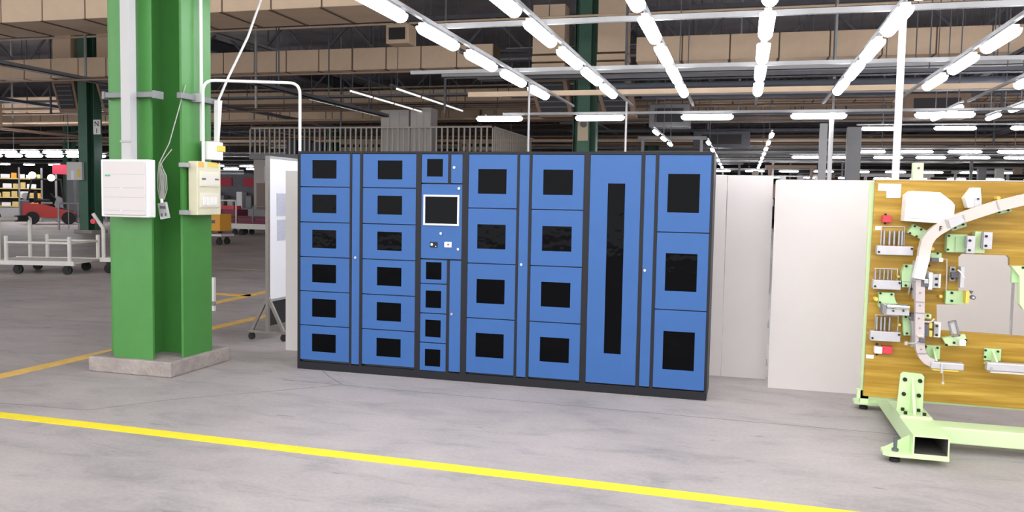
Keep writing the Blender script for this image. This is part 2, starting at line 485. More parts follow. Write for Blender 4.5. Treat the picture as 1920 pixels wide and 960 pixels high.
# fittings on the near column
t = thing('cable_trunking', 'grey vertical cable trunking on the front of the near green column', 'trunking', (-4.81, 5.70, 1.775))
MB().box(-4.853, -4.766, 5.66, 5.735, 1.775, 10.2).build('trunk_body', mat('trunk_grey', (186, 184, 184), 0.5), t)
MB().box(-4.860, -4.758, 5.652, 5.664, 1.92, 1.935).build('cover_joint', M_GREY, t)
for z in (2.31, 4.6):
    MB().bar((-5.09, 5.765, z), (-4.60, 5.765, z), 0.055, 0.04).box(-5.10, -5.075, 5.73, 5.84, z - 0.03, z + 0.03).box(-4.615, -4.59, 5.73, 5.84, z - 0.03, z + 0.03).build('bracket', M_MGREY, t)
t = thing('distribution_box', 'white flat distribution box on the front of the near green column', 'electrical box', (-4.80, 5.70, 1.32))
MB().box(-5.035, -4.580, 5.635, 5.722, 1.318, 1.782, 0.008).build('housing', M_WHITE, t)
for z in (1.40, 1.70):
    MB().box(-5.00, -4.72, 5.720, 5.800, z - 0.02, z + 0.02).build('mounting_bar', M_GREY, t)
cv = MB().box(-5.000, -4.600, 5.618, 5.64, 1.335, 1.765, 0.006).build('cover', mat('box_cover', (206, 199, 197), 0.45), t)
for z in (1.662, 1.555, 1.478, 1.372):
    MB().box(-4.997, -4.603, 5.6165, 5.6185, z - 0.0012, z + 0.0012).build('cover_groove', M_GREY, cv)
MB().box(-4.978, -4.928, 5.6155, 5.619, 1.645, 1.657).build('green_badge', mat('badge_green', (70, 180, 130), 0.5), cv)
for z in (1.550, 1.368):
    MB().box(-4.835, -4.805, 5.612, 5.619, z - 0.004, z + 0.004, 0.002).build('latch', M_WHITE, cv)
for z in (1.63, 1.42): MB().box(-5.043, -5.033, 5.66, 5.70, z - 0.03, z + 0.03).build('hinge', M_WHITE, t)

t = thing('breaker_box', 'beige breaker box with two clear windows on the right of the near column', 'electrical box', (-4.45, 6.17, 1.335))
MB().box(-4.490, -4.402, 6.012, 6.336, 1.338, 1.790, 0.006).build('housing', M_BEIGE, t)
for z0, z1 in ((1.58, 1.705), (1.40, 1.525)):
    w = MB().box(-4.405, -4.396, 6.045, 6.305, z0, z1, 0.003).build('window_frame', mat('beige_frame', (226, 220, 196), 0.4), t)
    MB().box(-4.399, -4.393, 6.058, 6.292, z0 + 0.012, z1 - 0.012).build('clear_cover', mat('breaker_cover', (230, 224, 212), 0.2), w)
for y in (6.08, 6.13, 6.18, 6.23):
    MB().box(-4.3955, -4.389, y, y + 0.035, 1.425, 1.49).build('breaker_switch', M_PLAST, t)
MB().box(-4.3955, -4.389, 6.06, 6.11, 1.638, 1.650).box(-4.3955, -4.389, 6.24, 6.29, 1.638, 1.650).build('cover_screw', M_DGREY, t)
MB().box(-4.4035, -4.400, 6.02, 6.10, 1.742, 1.784).build('orange_sticker', M_ORANGE, t)
MB().box(-4.4035, -4.400, 6.15, 6.30, 1.750, 1.784).build('yellow_sticker', M_YEL, t)
for z in (1.36, 1.755):
    MB().box(-4.515, -4.47, 5.935, 6.39, z - 0.018, z + 0.018).box(-4.52, -4.44, 5.93, 5.955, z - 0.018, z + 0.018).build('mounting_bar', M_GREY, t)
t = thing('conduit_clamp', 'grey steel clamp strap across the right flange of the near column', 'bracket', (-4.49, 6.15, 2.32))
MB().box(-4.510, -4.47, 5.90, 6.42, 2.300, 2.345).build('strap', M_MGREY, t)
MB().box(-4.512, -4.43, 6.09, 6.15, 2.29, 2.36).build('clip', M_GREY, t)
t = thing('socket_box', 'small white socket box above the beige breaker box', 'electrical box', (-4.42, 6.25, 1.80))
MB().box(-4.465, -4.375, 6.16, 6.335, 1.81, 1.965, 0.006).build('housing', M_WHITE, t)
MB().box(-4.377, -4.370, 6.245, 6.36, 1.885, 1.935).build('yellow_tag', M_YEL, t)
MB().tube([(-4.40, 6.27, 1.89), (-4.385, 6.30, 1.86), (-4.395, 6.30, 1.80), (-4.40, 6.29, 1.785)], 0.008).build('plug_lead', M_RUBBER, t)
MB().prism([(6.33, 2.33), (6.39, 2.335), (6.345, 1.965), (6.325, 1.965)], -4.46, -4.42, 'x').build('cable_guard', M_WHITE, t)

def arc_path(pts, r, k=6):
    """polyline with rounded corners"""
    pts = [Vector(p) for p in pts]; out = [pts[0]]
    for i in range(1, len(pts) - 1):
        a = (pts[i - 1] - pts[i]).normalized(); b = (pts[i + 1] - pts[i]).normalized()
        p, q = pts[i] + a * r, pts[i] + b * r
        for j in range(k + 1):
            u = j / k
            out.append((1 - u) ** 2 * p + 2 * u * (1 - u) * pts[i] + u * u * q)
    out.append(pts[-1])
    return out
cd = MB().tube(arc_path([(-4.425, 6.125, 1.788), (-4.425, 6.125, 2.475), (-3.868, 6.75, 2.525), (-3.868, 6.75, 0.0)], 0.10), 0.0135, 10).build('conduit', mat('conduit_white', (232, 232, 226), 0.4), None, True)
tag(cd, 'white arched conduit from the breaker box over to the lockers', 'conduit')
cb = MB().tube([(-4.44, 6.36, 2.33), (-4.43, 6.50, 2.56), (-4.40, 6.75, 2.95), (-4.36, 6.95, 3.4), (-4.33, 7.02, 3.8), (-4.32, 7.05, 4.6), (-4.32, 7.05, 10.2)], 0.011, 8).build('hanging_cable', mat('cable_white', (224, 222, 218), 0.5), None, True)
tag(cb, 'white hanging cable curving from the ceiling to the near column', 'cable')
t = thing('pull_cord', 'thin grey cords with a small switch pendant in the column recess', 'cord', (-4.59, 5.83, 1.3))
b = MB().tube([(-4.500, 6.00, 2.42), (-4.57, 5.88, 1.93), (-4.635, 5.835, 1.76)], 0.0045, 6)
b.tube([(-4.55, 5.885, 1.88), (-4.60, 5.845, 1.79), (-4.635, 5.835, 1.73)], 0.004, 6)
for k in range(8):
    x = -4.645 + 0.012 * k
    b.tube([(-4.635 + 0.003 * k, 5.835, 1.765 - 0.02 * (k % 3)), (x - 0.002, 5.83, 1.66), (x + 0.006 * math.sin(k), 5.83, 1.55), (x * 0.5 - 2.305, 5.83, 1.465)], 0.0036, 6)
b.build('cord', mat('cord_grey', (170, 168, 162), 0.6), t, True)
MB().prism([(-4.640, 1.43), (-4.565, 1.445), (-4.535, 1.315), (-4.612, 1.300)], 5.815, 5.84).build('pendant_plate', mat('pendant_metal', (206, 206, 206), 0.35, 0.4), t)
MB().box(-4.612, -4.560, 5.808, 5.816, 1.39, 1.412).box(-4.60, -4.590, 5.808, 5.816, 1.325, 1.35).box(-4.562, -4.552, 5.808, 5.816, 1.33, 1.355).build('slot', M_DGREY, t)
MB().cyl((-4.605, 5.828, 1.43), (-4.61, 5.828, 1.47), 0.013, 10).build('cord_grip', M_PLAST, t)
vc = MB().cyl((-4.470, 6.165, 1.966), (-4.470, 6.165, 10.2), 0.014, 10).build('conduit', mat('conduit_white', (232, 232, 226), 0.4), None, True)
tag(vc, 'straight vertical conduit along the right flange of the near column', 'conduit')

# ------------------------------------------------------------------ partitions and whiteboard
def board(label, x0, x1, y0, y1, z1, round_tl=0.0):
    t = thing('partition_panel', label, 'panel', ((x0 + x1) / 2, (y0 + y1) / 2, 0))
    poly = [(x0, 0), (x1, 0), (x1, z1)]
    if round_tl:
        poly += [(x0 + round_tl * (1 - math.sin(a)), z1 - round_tl * (1 - math.cos(a))) for a in [i * math.pi / 10 for i in range(6)]]
    else:
        poly += [(x0, z1)]
    MB().prism(poly, y0, y1).build('board', M_OFFW, t)
    return t
board('white partition panel standing left of and behind the lockers', -4.29, -3.25, 7.22, 7.26, 1.757)
t = board('narrow white partition strip right beside the rightmost locker', -0.62, -0.137, 7.47, 7.51, 1.765)
t = board('tall white partition sheet between the lockers and the wide panel', -0.133, 0.243, 7.468, 7.50, 1.763)
for z in (0.12, 0.45, 0.75, 1.0, 1.25, 1.5):
    MB().box(0.243, 0.252, 7.455, 7.49, z, z + 0.06).build('edge_clip', M_GREY, t)
t = board('wide white partition panel with a rounded corner behind the wooden fixture', 0.252, 2.005, 7.13, 7.17, 1.72, 0.02)
t = board('white partition panel at right seen through the fixture cut-out', 2.028, 3.6, 7.13, 7.17, 1.70, 0.02)

t = thing('mobile_whiteboard', 'mobile whiteboard with papers on a wheeled metal stand', 'whiteboard', (-4.75, 8.4, 0))
WX = -4.75
M_POST = mat('worn_steel_post', (138, 132, 126), 0.4, 0.5, 0.12, 9)
MB().box(WX - 0.012, WX + 0.012, 7.66, 9.35, 0.42, 1.915).build('board', mat('whiteboard_gloss', (238, 238, 242), 0.25), t)
b = MB().box(WX - 0.018, WX + 0.018, 7.655, 9.355, 1.90, 1.925).box(WX - 0.018, WX + 0.018, 7.655, 9.355, 0.405, 0.43)
b.build('frame', M_GREY, t)
MB().box(WX - 0.008, WX + 0.008, 7.66, 9.35, 0.15, 0.405).build('lower_panel', M_RUBBER, t)
for y in (7.64, 9.37):
    p = MB().box(WX - 0.018, WX + 0.018, y - 0.016, y + 0.016, 0.10, 1.925).build('post', M_POST, t)
    b = MB().bar((WX, y, 0.46), (WX - 0.195, y, 0.085), 0.03, 0.03, (0, 1, 0)).bar((WX, y, 0.46), (WX + 0.195, y, 0.085), 0.03, 0.03, (0, 1, 0)).box(WX - 0.22, WX + 0.22, y - 0.02, y + 0.02, 0.075, 0.105)
    b.build('a_frame', M_POST, t)
    for sx in (-1, 1):
        MB().cyl((WX + sx * 0.19, y - 0.012, 0.036), (WX + sx * 0.19, y + 0.012, 0.036), 0.036, 14).box(WX + sx * 0.19 - 0.02, WX + sx * 0.19 + 0.02, y - 0.018, y + 0.018, 0.05, 0.08).build('caster', M_RUBBER, t)
for i, (y0, y1, z0, z1) in enumerate(((7.79, 8.0, 1.30, 1.54), (7.80, 8.02, 1.04, 1.26), (8.06, 8.3, 1.04, 1.5))):
    pp = tag(MB().box(WX + 0.0122, WX + 0.015, y0, y1, z0, z1).build('paper_sheet', M_PRINT),
        ['printed sheet on the mobile whiteboard, upper left of the papers', 'printed sheet on the mobile whiteboard, lower left of the papers', 'printed sheet on the mobile whiteboard, furthest from the post'][i], 'paper', 'sheets on the whiteboard')
t = thing('floor_post', 'small white and yellow post standing just right of the green column', 'post', (-6.62, 9.36, 0))
MB().box(-6.645, -6.60, 9.34, 9.385, 0.0, 0.44, 0.006).build('post', M_WHITE, t)
MB().box(-6.650, -6.632, 9.335, 9.39, 0.16, 0.38).build('yellow_band', M_YEL, t)
MB().cyl((-6.61, 9.33, 0.10), (-6.61, 9.36, 0.10), 0.03, 12).build('knob', M_MGREY, t)

# ------------------------------------------------------------------ checking fixture with the wooden board
FX = thing('checking_fixture', 'yellow wooden checking fixture board on a mint green steel base', 'fixture', (1.1, 5.85, 0))
FY = 5.85
def plate_hole(outer, hole, y0, y1, name, material, parent):
    bm = bmesh.new()
    for y in (y0, y1):
        es = []
        for loop in (outer, hole):
            vs = [bm.verts.new((x, y, z)) for x, z in loop]
            es += [bm.edges.new((vs[i], vs[(i + 1) % len(vs)])) for i in range(len(vs))]
        bmesh.ops.triangle_fill(bm, edges=es, use_beauty=True)
    bm.verts.index_update(); bm.verts.ensure_lookup_table()
    n1, n2 = len(outer), len(hole); N = n1 + n2
    V = list(bm.verts)
    for o, n in ((0, n1), (n1, n2)):
        for i in range(n):
            j = (i + 1) % n
            bm.faces.new((V[o + i], V[o + j], V[o + j + N], V[o + i + N]))
    return MB().bm(bm).build(name, material, parent)
outer = [(0.812, 0.262), (3.40, 0.235), (3.40, 1.675), (0.826, 1.684)]
hole = [(1.234, 0.725), (1.223, 0.891), (1.350, 0.897), (1.335, 1.201), (1.353, 1.222), (1.610, 1.221), (1.626, 1.205), (1.628, 1.158)] + [(2.75, 1.154), (2.75, 0.694)]
plate_hole(outer, hole, FY, FY + 0.04, 'wooden_board', M_WOOD, FX)
MB().box(0.812, 3.40, FY - 0.001, FY + 0.042, 1.684, 1.690).build('board_edge', M_CREAM, FX)
def fp(name, poly, y0, y1, material=M_MINTD, parent=FX):
    return MB().prism(poly, y0, y1).build(name, material, parent)
def fb(name, b, y0, y1, material=M_MINTD, parent=FX, c=0.003):
    return MB().box(b[0], b[1], y0, y1, b[2], b[3], c).build(name, material, parent)
def bolts(pts, y, r=0.010, parent=FX, h=0.012):
    for x, z in pts:
        MB().cyl((x, y, z), (x, y - h, z), r, 6).build('bolt', M_RUBBER, parent)
# steel frame behind the board and the base
MB().box(0.800, 0.850, FY + 0.045, FY + 0.105, 0.20, 1.675).build('back_post', M_MINT, FX)
MB().box(1.055, 1.115, FY + 0.045, FY + 0.105, 0.18, 1.80).build('back_post', M_MINT, FX)
MB().cyl((1.085, FY + 0.046, 1.765), (1.085, FY + 0.035, 1.765), 0.008, 8).build('bolt', M_DGREY, FX)
MB().box(0.78, 3.4, FY + 0.045, FY + 0.105, 0.235, 0.29).build('back_rail', M_MINT, FX)
for xo in (0.0, 2.1):
    x0, x1 = 1.010 + xo, 1.205 + xo
    # open rectangular tube lying front to back
    b = MB()
    b.box(x0, x1, 5.245, 6.75, 0.062, 0.070).box(x0, x1, 5.245, 6.75, 0.172, 0.180).box(x0, x0 + 0.008, 5.245, 6.75, 0.070, 0.172).box(x1 - 0.008, x1, 5.245, 6.75, 0.070, 0.172)
    beam = b.build('base_tube', M_MINT, FX)
    bo = MB()
    for q in ((x0 + 0.008, x1 - 0.008, 0.070, 0.072), (x0 + 0.008, x1 - 0.008, 0.170, 0.172), (x0 + 0.008, x0 + 0.010, 0.072, 0.170), (x1 - 0.010, x1 - 0.008, 0.072, 0.170)):
        bo.box(q[0], q[1], 5.250, 6.74, q[2], q[3])
    bo.build('tube_bore', mat('bare_steel_bore', (92, 88, 82), 0.7, 0, 0.15, 8), beam)
    for fy in (5.27, 6.60):
        pl = MB().prism([(x0 - 0.155, fy), (x0 - 0.125, fy - 0.025), (x1 + 0.002, fy - 0.025), (x1 + 0.002, fy + 0.12), (x0 - 0.125, fy + 0.12), (x0 - 0.155, fy + 0.09)], 0.040, 0.062, 'z').build('foot_plate', M_MINT, FX)
        MB().prism([(x0 - 0.14, 0.062), (x0, 0.062), (x0, 0.15)], fy + 0.075, fy + 0.095).build('gusset', M_MINT, pl)
        MB().cyl((x0 - 0.085, fy + 0.03, 0.0), (x0 - 0.085, fy + 0.03, 0.022), 0.030, 12).cyl((x0 - 0.085, fy + 0.03, 0.022), (x0 - 0.085, fy + 0.03, 0.040), 0.014, 10).build('levelling_foot', M_RUBBER, pl)
        MB().cyl((x0 - 0.085, fy + 0.03, 0.062), (x0 - 0.085, fy + 0.03, 0.078), 0.019, 6).cyl((x0 - 0.085, fy + 0.03, 0.078), (x0 - 0.085, fy + 0.03, 0.140), 0.011, 10).build('levelling_bolt', M_DGREY, pl)
    # upright bracket bolted to the board
    g = fp('upright_bracket', [(x0 + 0.005, 0.18), (x0 + 0.160, 0.18), (x0 + 0.160, 0.420), (x0 + 0.145, 0.438), (x0 + 0.035, 0.442), (x0 + 0.018, 0.428)], FY - 0.018, FY, M_MINT)
    MB().prism([(5.70, 0.196), (FY - 0.018, 0.196), (FY - 0.018, 0.41)], x0 + 0.082, x0 + 0.098, 'x').build('rib', M_MINT, g)
    MB().box(x0 - 0.002, x0 + 0.182, 5.66, FY - 0.002, 0.180, 0.196).build('flange_plate', M_MINT, g)
    for bx, bz in ((0.045, 0.395), (0.135, 0.392), (0.042, 0.300), (0.132, 0.296)):
        MB().cyl((x0 + bx, FY - 0.018, bz), (x0 + bx, FY - 0.032, bz), 0.013, 8).build('bolt', M_RUBBER, g)
    for bx, by in ((0.035, 5.80), (0.13, 5.80), (0.035, 5.70), (0.145, 5.70)):
        MB().cyl((x0 + bx, by, 0.196), (x0 + bx, by, 0.214), 0.011, 8).build('bolt', M_RUBBER, g)
MB().box(1.205, 3.11, 5.585, 5.76, 0.060, 0.160, 0.008).build('cross_tube', M_MINT, FX)

# sheets and stickers on the board
fp('paper_label', [(0.843, 1.662), (0.980, 1.661), (0.978, 1.571), (0.895, 1.570), (0.893, 1.615), (0.842, 1.617)], FY - 0.002, FY, M_PAPER)
fb('paper_label', (0.818, 0.864, 0.514, 0.539), FY - 0.002, FY, M_PAPER, FX, 0)
fb('paper_label', (0.837, 0.872, 1.361, 1.386), FY - 0.002, FY, M_PAPER, FX, 0)
# white covers
cv = fp('white_cover', [(0.985, 1.425), (0.990, 1.588), (1.020, 1.615), (1.181, 1.608), (1.248, 1.555), (1.267, 1.532), (1.265, 1.438), (1.227, 1.414)], FY - 0.14, FY, M_PLAST)
fp('cover_face', [(1.001, 1.447), (1.005, 1.577), (1.147, 1.586), (1.160, 1.566), (1.160, 1.440)], FY - 0.150, FY - 0.139, M_PLAST, cv)
fb('cover_slot', (1.084, 1.142, 1.499, 1.526), FY - 0.153, FY - 0.149, mat('slot_shadow_grey', (214, 212, 208), 0.5), cv, 0)
fp('cover_cheek', [(1.188, 1.527), (1.251, 1.532), (1.249, 1.445), (1.189, 1.437)], FY - 0.145, FY - 0.10, M_PLAST, cv)
wt = fp('white_tab', [(1.333, 1.577), (1.375, 1.641), (1.417, 1.641), (1.426, 1.575), (1.429, 1.525), (1.354, 1.514)], FY - 0.09, FY, M_PLAST)
fb('tab_block', (1.385, 1.418, 1.521, 1.581), FY - 0.105, FY - 0.088, M_LGREY, wt)
bolts([(1.403, 1.571)], FY - 0.105, 0.006, wt)
# red clamp blocks
rb = fb('red_block', (0.871, 0.925, 1.412, 1.456), FY - 0.05, FY, M_RED)
bolts([(0.892, 1.463), (0.892, 1.405)], FY - 0.012, 0.007, rb)
rb = fb('red_block', (0.902, 0.970, 0.558, 0.607), FY - 0.04, FY, M_RED)
fb('white_cube', (0.861, 0.906, 0.558, 0.603), FY - 0.055, FY, M_PLAST, rb)
bolts([(0.878, 0.614), (0.878, 0.547)], FY - 0.012, 0.008, rb)
# gauge pin holders
def pin_holder(block, frame, pins, zt, zb, thin):
    h = fb('pin_holder', block, FY - 0.075, FY, M_LGREY)
    x0, x1, z0, z1 = frame
    MB().ring(x0, x1, z0, z1, x0 + 0.006, x1 - 0.006, z0 + 0.006, z1 - 0.006, FY - 0.010, FY).build('holder_frame', M_CREAM, h)
    for x in pins:
        MB().cyl((x, FY - 0.035, zb), (x, FY - 0.035, zt), thin, 10).build('gauge_pin', M_STEEL, h, True)
        MB().cyl((x, FY - 0.035, zb), (x, FY - 0.035, zb + 0.012), thin * 1.35, 10).build('collar', mat('brass_collar', (150, 112, 84), 0.4, 0.6), h, True)
    bx0, bx1, bz0, bz1 = block
    bolts([(bx0 + 0.012, bz0 + 0.018), (bx1 - 0.010, bz1 - 0.014)], FY - 0.075, 0.007, h)
pin_holder((0.842, 1.057, 1.204, 1.262), (0.871, 1.014, 1.253, 1.388), [0.888, 0.920, 0.948, 0.976, 0.995], 1.358, 1.258, 0.0085)
pin_holder((0.829, 0.995, 0.981, 1.040), (0.843, 0.984, 1.029, 1.113), [0.847, 0.873, 0.898, 0.921, 0.943], 1.105, 1.032, 0.006)
pin_holder((0.828, 1.007, 0.644, 0.707), (0.861, 1.002, 0.697, 0.809), [0.868, 0.894, 0.916, 0.945], 0.799, 0.702, 0.0085)
for bb in ((0.840, 0.869, 0.902, 0.926), (0.991, 1.010, 0.743, 0.767), (0.973, 0.989, 1.054, 1.078), (1.159, 1.183, 1.242, 1.259), (1.274, 1.289, 1.465, 1.485), (1.516, 1.542, 1.570, 1.587), (1.222, 1.244, 0.942, 0.959), (1.268, 1.286, 1.472, 1.485)):
    x0, x1, z0, z1 = bb
    MB().cyl(((x0 + x1) / 2, FY, (z0 + z1) / 2), ((x0 + x1) / 2, FY - 0.06, (z0 + z1) / 2), max(0.006, (x1 - x0) / 2.2), 10).build('yellow_peg', M_YEL, FX, True)
# the long bent profile held in front of the board
PY = 5.70
def pth(pl): return [(x, PY, z) for x, z in pl]
b = MB().strip(pth([(1.894, 1.652), (1.643, 1.571), (1.501, 1.530), (1.385, 1.485), (1.298, 1.450), (1.225, 1.409), (1.170, 1.371), (1.138, 1.340), (1.115, 1.299), (1.106, 1.249), (1.100, 1.175)]), 0.066, 0.06)
pr = b.build('bent_profile', M_CREAM, FX)
for pl in ([(1.224, 1.387), (1.206, 1.439), (1.215, 1.442), (1.232, 1.390)], [(1.314, 1.428), (1.303, 1.471), (1.309, 1.474), (1.322, 1.432)], [(1.500, 1.504), (1.483, 1.559), (1.489, 1.559), (1.509, 1.507)]):
    fp('profile_joint', pl, PY - 0.034, PY - 0.026, M_GREY, pr)
fp('profile_pad', [(1.224, 1.436), (1.297, 1.467), (1.317, 1.428), (1.242, 1.387)], PY - 0.040, PY - 0.028, M_LGREY, pr)
fb('letter_mark', (1.179, 1.183, 1.369, 1.399), PY - 0.036, PY - 0.030, M_RUBBER, pr, 0)
fb('letter_mark', (1.181, 1.193, 1.394, 1.399), PY - 0.036, PY - 0.030, M_RUBBER, pr, 0)
fb('letter_mark', (1.182, 1.191, 1.381, 1.386), PY - 0.036, PY - 0.030, M_RUBBER, pr, 0)
MB().strip([(x, PY - 0.03, z) for x, z in [(1.096, 1.203), (1.072, 1.068)]], 0.062, 0.07).build('nylon_block', M_PLAST, FX)
b = MB().strip(pth([(1.087, 1.060), (1.092, 0.939), (1.096, 0.803), (1.102, 0.668), (1.110, 0.618), (1.124, 0.581), (1.150, 0.552), (1.185, 0.538)]), 0.052, 0.055)
lw = b.build('lower_profile', mat('mauve_grey_profile', (196, 184, 182), 0.45, 0, 0.05, 9), FX)
for yy in (566, 587, 663):
    x, z = {566: (1.088, 0.921), 587: (1.091, 0.851), 663: (1.115, 0.596)}[yy]
    MB().box(x - 0.027, x + 0.027, PY - 0.031, PY - 0.026, z - 0.002, z + 0.002).build('profile_joint', M_MGREY, lw)
for x, z in ((1.088, 0.979), (1.092, 0.898), (1.089, 0.817), (1.098, 0.757), (1.111, 0.623)):
    MB().cyl((x, PY - 0.026, z), (x, PY - 0.033, z), 0.005, 8).build('screw', M_MGREY, lw)
# bottom bars on gusseted brackets
def gusset(bx, ribp, hole_pts):
    g = fb('gusset_bracket', bx, FY - 0.014, FY, M_MINTD)
    x0, x1, z0, z1 = bx
    xm = (x0 + x1) / 2
    MB().prism([(FY - 0.014, z1 - 0.01), (FY - 0.014, z0 - 0.01), (FY - 0.16, z0 - 0.01)], xm - 0.006, xm + 0.006, 'x').build('rib', M_MINT, g)
    MB().prism([(x0, FY - 0.014), (x1 + 0.05, FY - 0.17), (x0 + 0.05, FY - 0.17)], z0 - 0.018, z0 - 0.008, 'z').build('shelf', M_MINT, g)
    bolts(hole_pts, FY - 0.014, 0.007, g)
gusset((1.172, 1.256, 0.537, 0.627), None, [(1.169, 0.617), (1.238, 0.614), (1.171, 0.575)])
gusset((1.509, 1.606, 0.550, 0.628), None, [(1.515, 0.616), (1.585, 0.613), (1.514, 0.574)])
x0, x1, z0, z1 = (1.169, 1.356, 0.506, 0.550)
br = MB().box(x0, x1, PY - 0.045, PY + 0.01, z0, z1, 0.006).build('lower_bar', M_LGREY, FX)
MB().box(x0 + 0.01, x1 - 0.03, PY - 0.045, PY + 0.005, z0 - 0.008, z0 - 0.001).build('bar_pad', M_YEL, br)
fb('slider', (1.222, 1.237, 0.485, 0.545), PY - 0.06, PY - 0.044, M_LGREY, br)
x, z = (1.240, 0.478); x2, z2 = (1.243, 0.428)
MB().cyl((x, PY - 0.04, z), (x2, PY - 0.04, z2), 0.0015, 6).cyl((x2, PY - 0.04, z2), (x2, PY - 0.04, z2 - 0.014), 0.008, 10).build('plumb_wire', M_CREAM, br)
x0, x1, z0, z1 = (1.482, 1.891, 0.517, 0.567)
br = MB().box(x0, x1, PY - 0.045, PY + 0.01, z0, z1, 0.006).build('lower_bar', M_LGREY, FX)
MB().box(x0 + 0.02, x1, PY - 0.045, PY + 0.005, z0 - 0.012, z0 - 0.001).build('bar_pad', M_CREAM, br)
fb('slider', (1.501, 1.513, 0.515, 0.542), PY - 0.052, PY - 0.044, M_GREY, br)
# green brackets and clamps down the left of the board
g = fp('angled_bracket', [(1.021, 1.349), (1.053, 1.405), (1.145, 1.360), (1.149, 1.336), (1.110, 1.304)], FY - 0.06, FY, M_MINTD)
bolts([(1.034, 1.347), (1.098, 1.373), (1.073, 1.328), (1.060, 1.392)], FY - 0.06, 0.007, g)
g = fb('clamp_bracket', (1.249, 1.365, 1.233, 1.348), FY - 0.07, FY, M_MINTD)
bolts([(1.258, 1.337), (1.256, 1.250)], FY - 0.07, 0.007, g)
cl = fb('clamp', (1.348, 1.396, 1.232, 1.342), FY - 0.13, FY - 0.06, M_LGREY, g)
bolts([(1.364, 1.313), (1.364, 1.253)], FY - 0.13, 0.008, cl)
fb('clamp_cheek', (1.337, 1.349, 1.269, 1.339), FY - 0.135, FY - 0.12, M_MGREY, cl)
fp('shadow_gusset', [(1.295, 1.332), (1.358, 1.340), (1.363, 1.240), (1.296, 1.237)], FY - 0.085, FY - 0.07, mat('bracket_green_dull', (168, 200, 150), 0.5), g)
g = fb('clamp_bracket', (1.404, 1.464, 1.234, 1.368), FY - 0.08, FY, M_MINT)
cl = fb('clamp', (1.439, 1.490, 1.262, 1.368), FY - 0.13, FY - 0.06, M_LGREY, g)
bolts([(1.454, 1.342), (1.454, 1.283)], FY - 0.13, 0.008, cl)
fb('clamp_cheek', (1.426, 1.438, 1.266, 1.364), FY - 0.135, FY - 0.12, M_MGREY, cl)
for pl, h in (([(1.265, 1.391), (1.351, 1.420), (1.355, 1.400), (1.275, 1.368)], [(1.288, 1.389), (1.332, 1.410)]), ([(1.523, 1.504), (1.593, 1.522), (1.600, 1.499), (1.530, 1.478)], [(1.530, 1.491), (1.579, 1.505)])):
    g = fp('lug_plate', pl, FY - 0.08, FY, M_MINTD); bolts(h, FY - 0.08, 0.007, g)
g = fb('support_bracket', (1.161, 1.223, 1.182, 1.226), FY - 0.07, FY); bolts([(1.199, 1.224)], FY - 0.07, 0.007, g)
fb('clamp_knob', (1.156, 1.205, 1.172, 1.195), FY - 0.12, FY - 0.07, M_DGREY, g); fb('clamp_tip', (1.198, 1.222, 1.174, 1.198), FY - 0.125, FY - 0.075, M_PLAST, g)
MB().tube([(x, FY - 0.03, z) for x, z in [(1.240, 1.186), (1.262, 1.186), (1.266, 1.105), (1.267, 1.003), (1.269, 0.914)]], 0.004, 8).build('guide_rod', M_CREAM, FX, True)
g = fp('support_bracket', [(0.997, 1.096), (1.014, 1.144), (1.058, 1.146), (1.071, 1.002), (1.002, 0.999)], FY - 0.07, FY)
bolts([(1.020, 1.136), (1.023, 1.012)], FY - 0.07, 0.008, g)
fp('angle_plate', [(1.038, 0.955), (1.059, 1.171), (1.096, 1.176), (1.102, 0.930), (1.064, 0.929), (1.053, 1.038)], FY - 0.10, FY - 0.05, M_LGREY, g)
bolts([(1.051, 0.994), (1.146, 1.147)], FY - 0.10, 0.008, g)
cl = fb('toggle_clamp', (1.091, 1.136, 1.017, 1.074), FY - 0.18, FY - 0.09, M_DGREY); fb('clamp_pad', (1.107, 1.131, 1.038, 1.068), FY - 0.19, FY - 0.175, M_CHROME, cl)
MB().tube([(x, FY - 0.17, z) for x, z in [(0.986, 1.044), (1.084, 1.045), (1.126, 1.057)]], 0.0035, 6).build('clamp_rod', M_STEEL, cl)
g = fb('nylon_post', (1.140, 1.165, 0.997, 1.105), FY - 0.14, FY - 0.02, M_PLAST)
g = fb('slotted_plate', (1.177, 1.223, 1.003, 1.092), FY - 0.08, FY, M_LGREY)
fb('plate_border', (1.209, 1.222, 1.006, 1.094), FY - 0.09, FY - 0.075, M_PLAST, g); bolts([(1.197, 1.063), (1.198, 1.026)], FY - 0.08, 0.009, g)
g = fb('clamp_base', (1.285, 1.321, 1.045, 1.140), FY - 0.02, FY, M_GREY); bolts([(1.302, 1.123), (1.301, 1.065)], FY - 0.02, 0.008, g)
fb('clamp_arm', (1.287, 1.338, 1.071, 1.105), FY - 0.06, FY - 0.02, M_DGREY, g)
fb('clamp_jaw', (1.330, 1.354, 1.012, 1.146), FY - 0.10, FY - 0.03, M_LGREY, g)
MB().tube([(x, FY - 0.10, z) for x, z in [(1.313, 1.126), (1.329, 1.113), (1.352, 1.077)]], 0.004, 6).build('clamp_handle', M_PLAST, g)
g = fb('clamp_bracket', (1.263, 1.382, 0.902, 0.987), FY - 0.05, FY); bolts([(1.296, 0.976), (1.298, 0.925)], FY - 0.05, 0.008, g)
fb('yellow_pad', (1.361, 1.382, 0.918, 0.995), FY - 0.12, FY - 0.04, M_YEL, g)
x, z = (1.402, 0.958)
MB().cyl((x, FY - 0.13, z), (x, FY - 0.10, z), 0.014, 14).build('ring_nut', M_DGREY, g); MB().cyl((x, FY - 0.133, z), (x, FY - 0.10, z), 0.007, 12).build('ring_bore', M_CREAM, g)
MB().box(1.374, x, FY - 0.115, FY - 0.105, z - 0.004, z + 0.004).build('pin', M_MGREY, g)
fp('stop', [(1.382, 1.001), (1.400, 0.998), (1.392, 0.981)], FY - 0.13, FY - 0.10, M_DGREY, g)
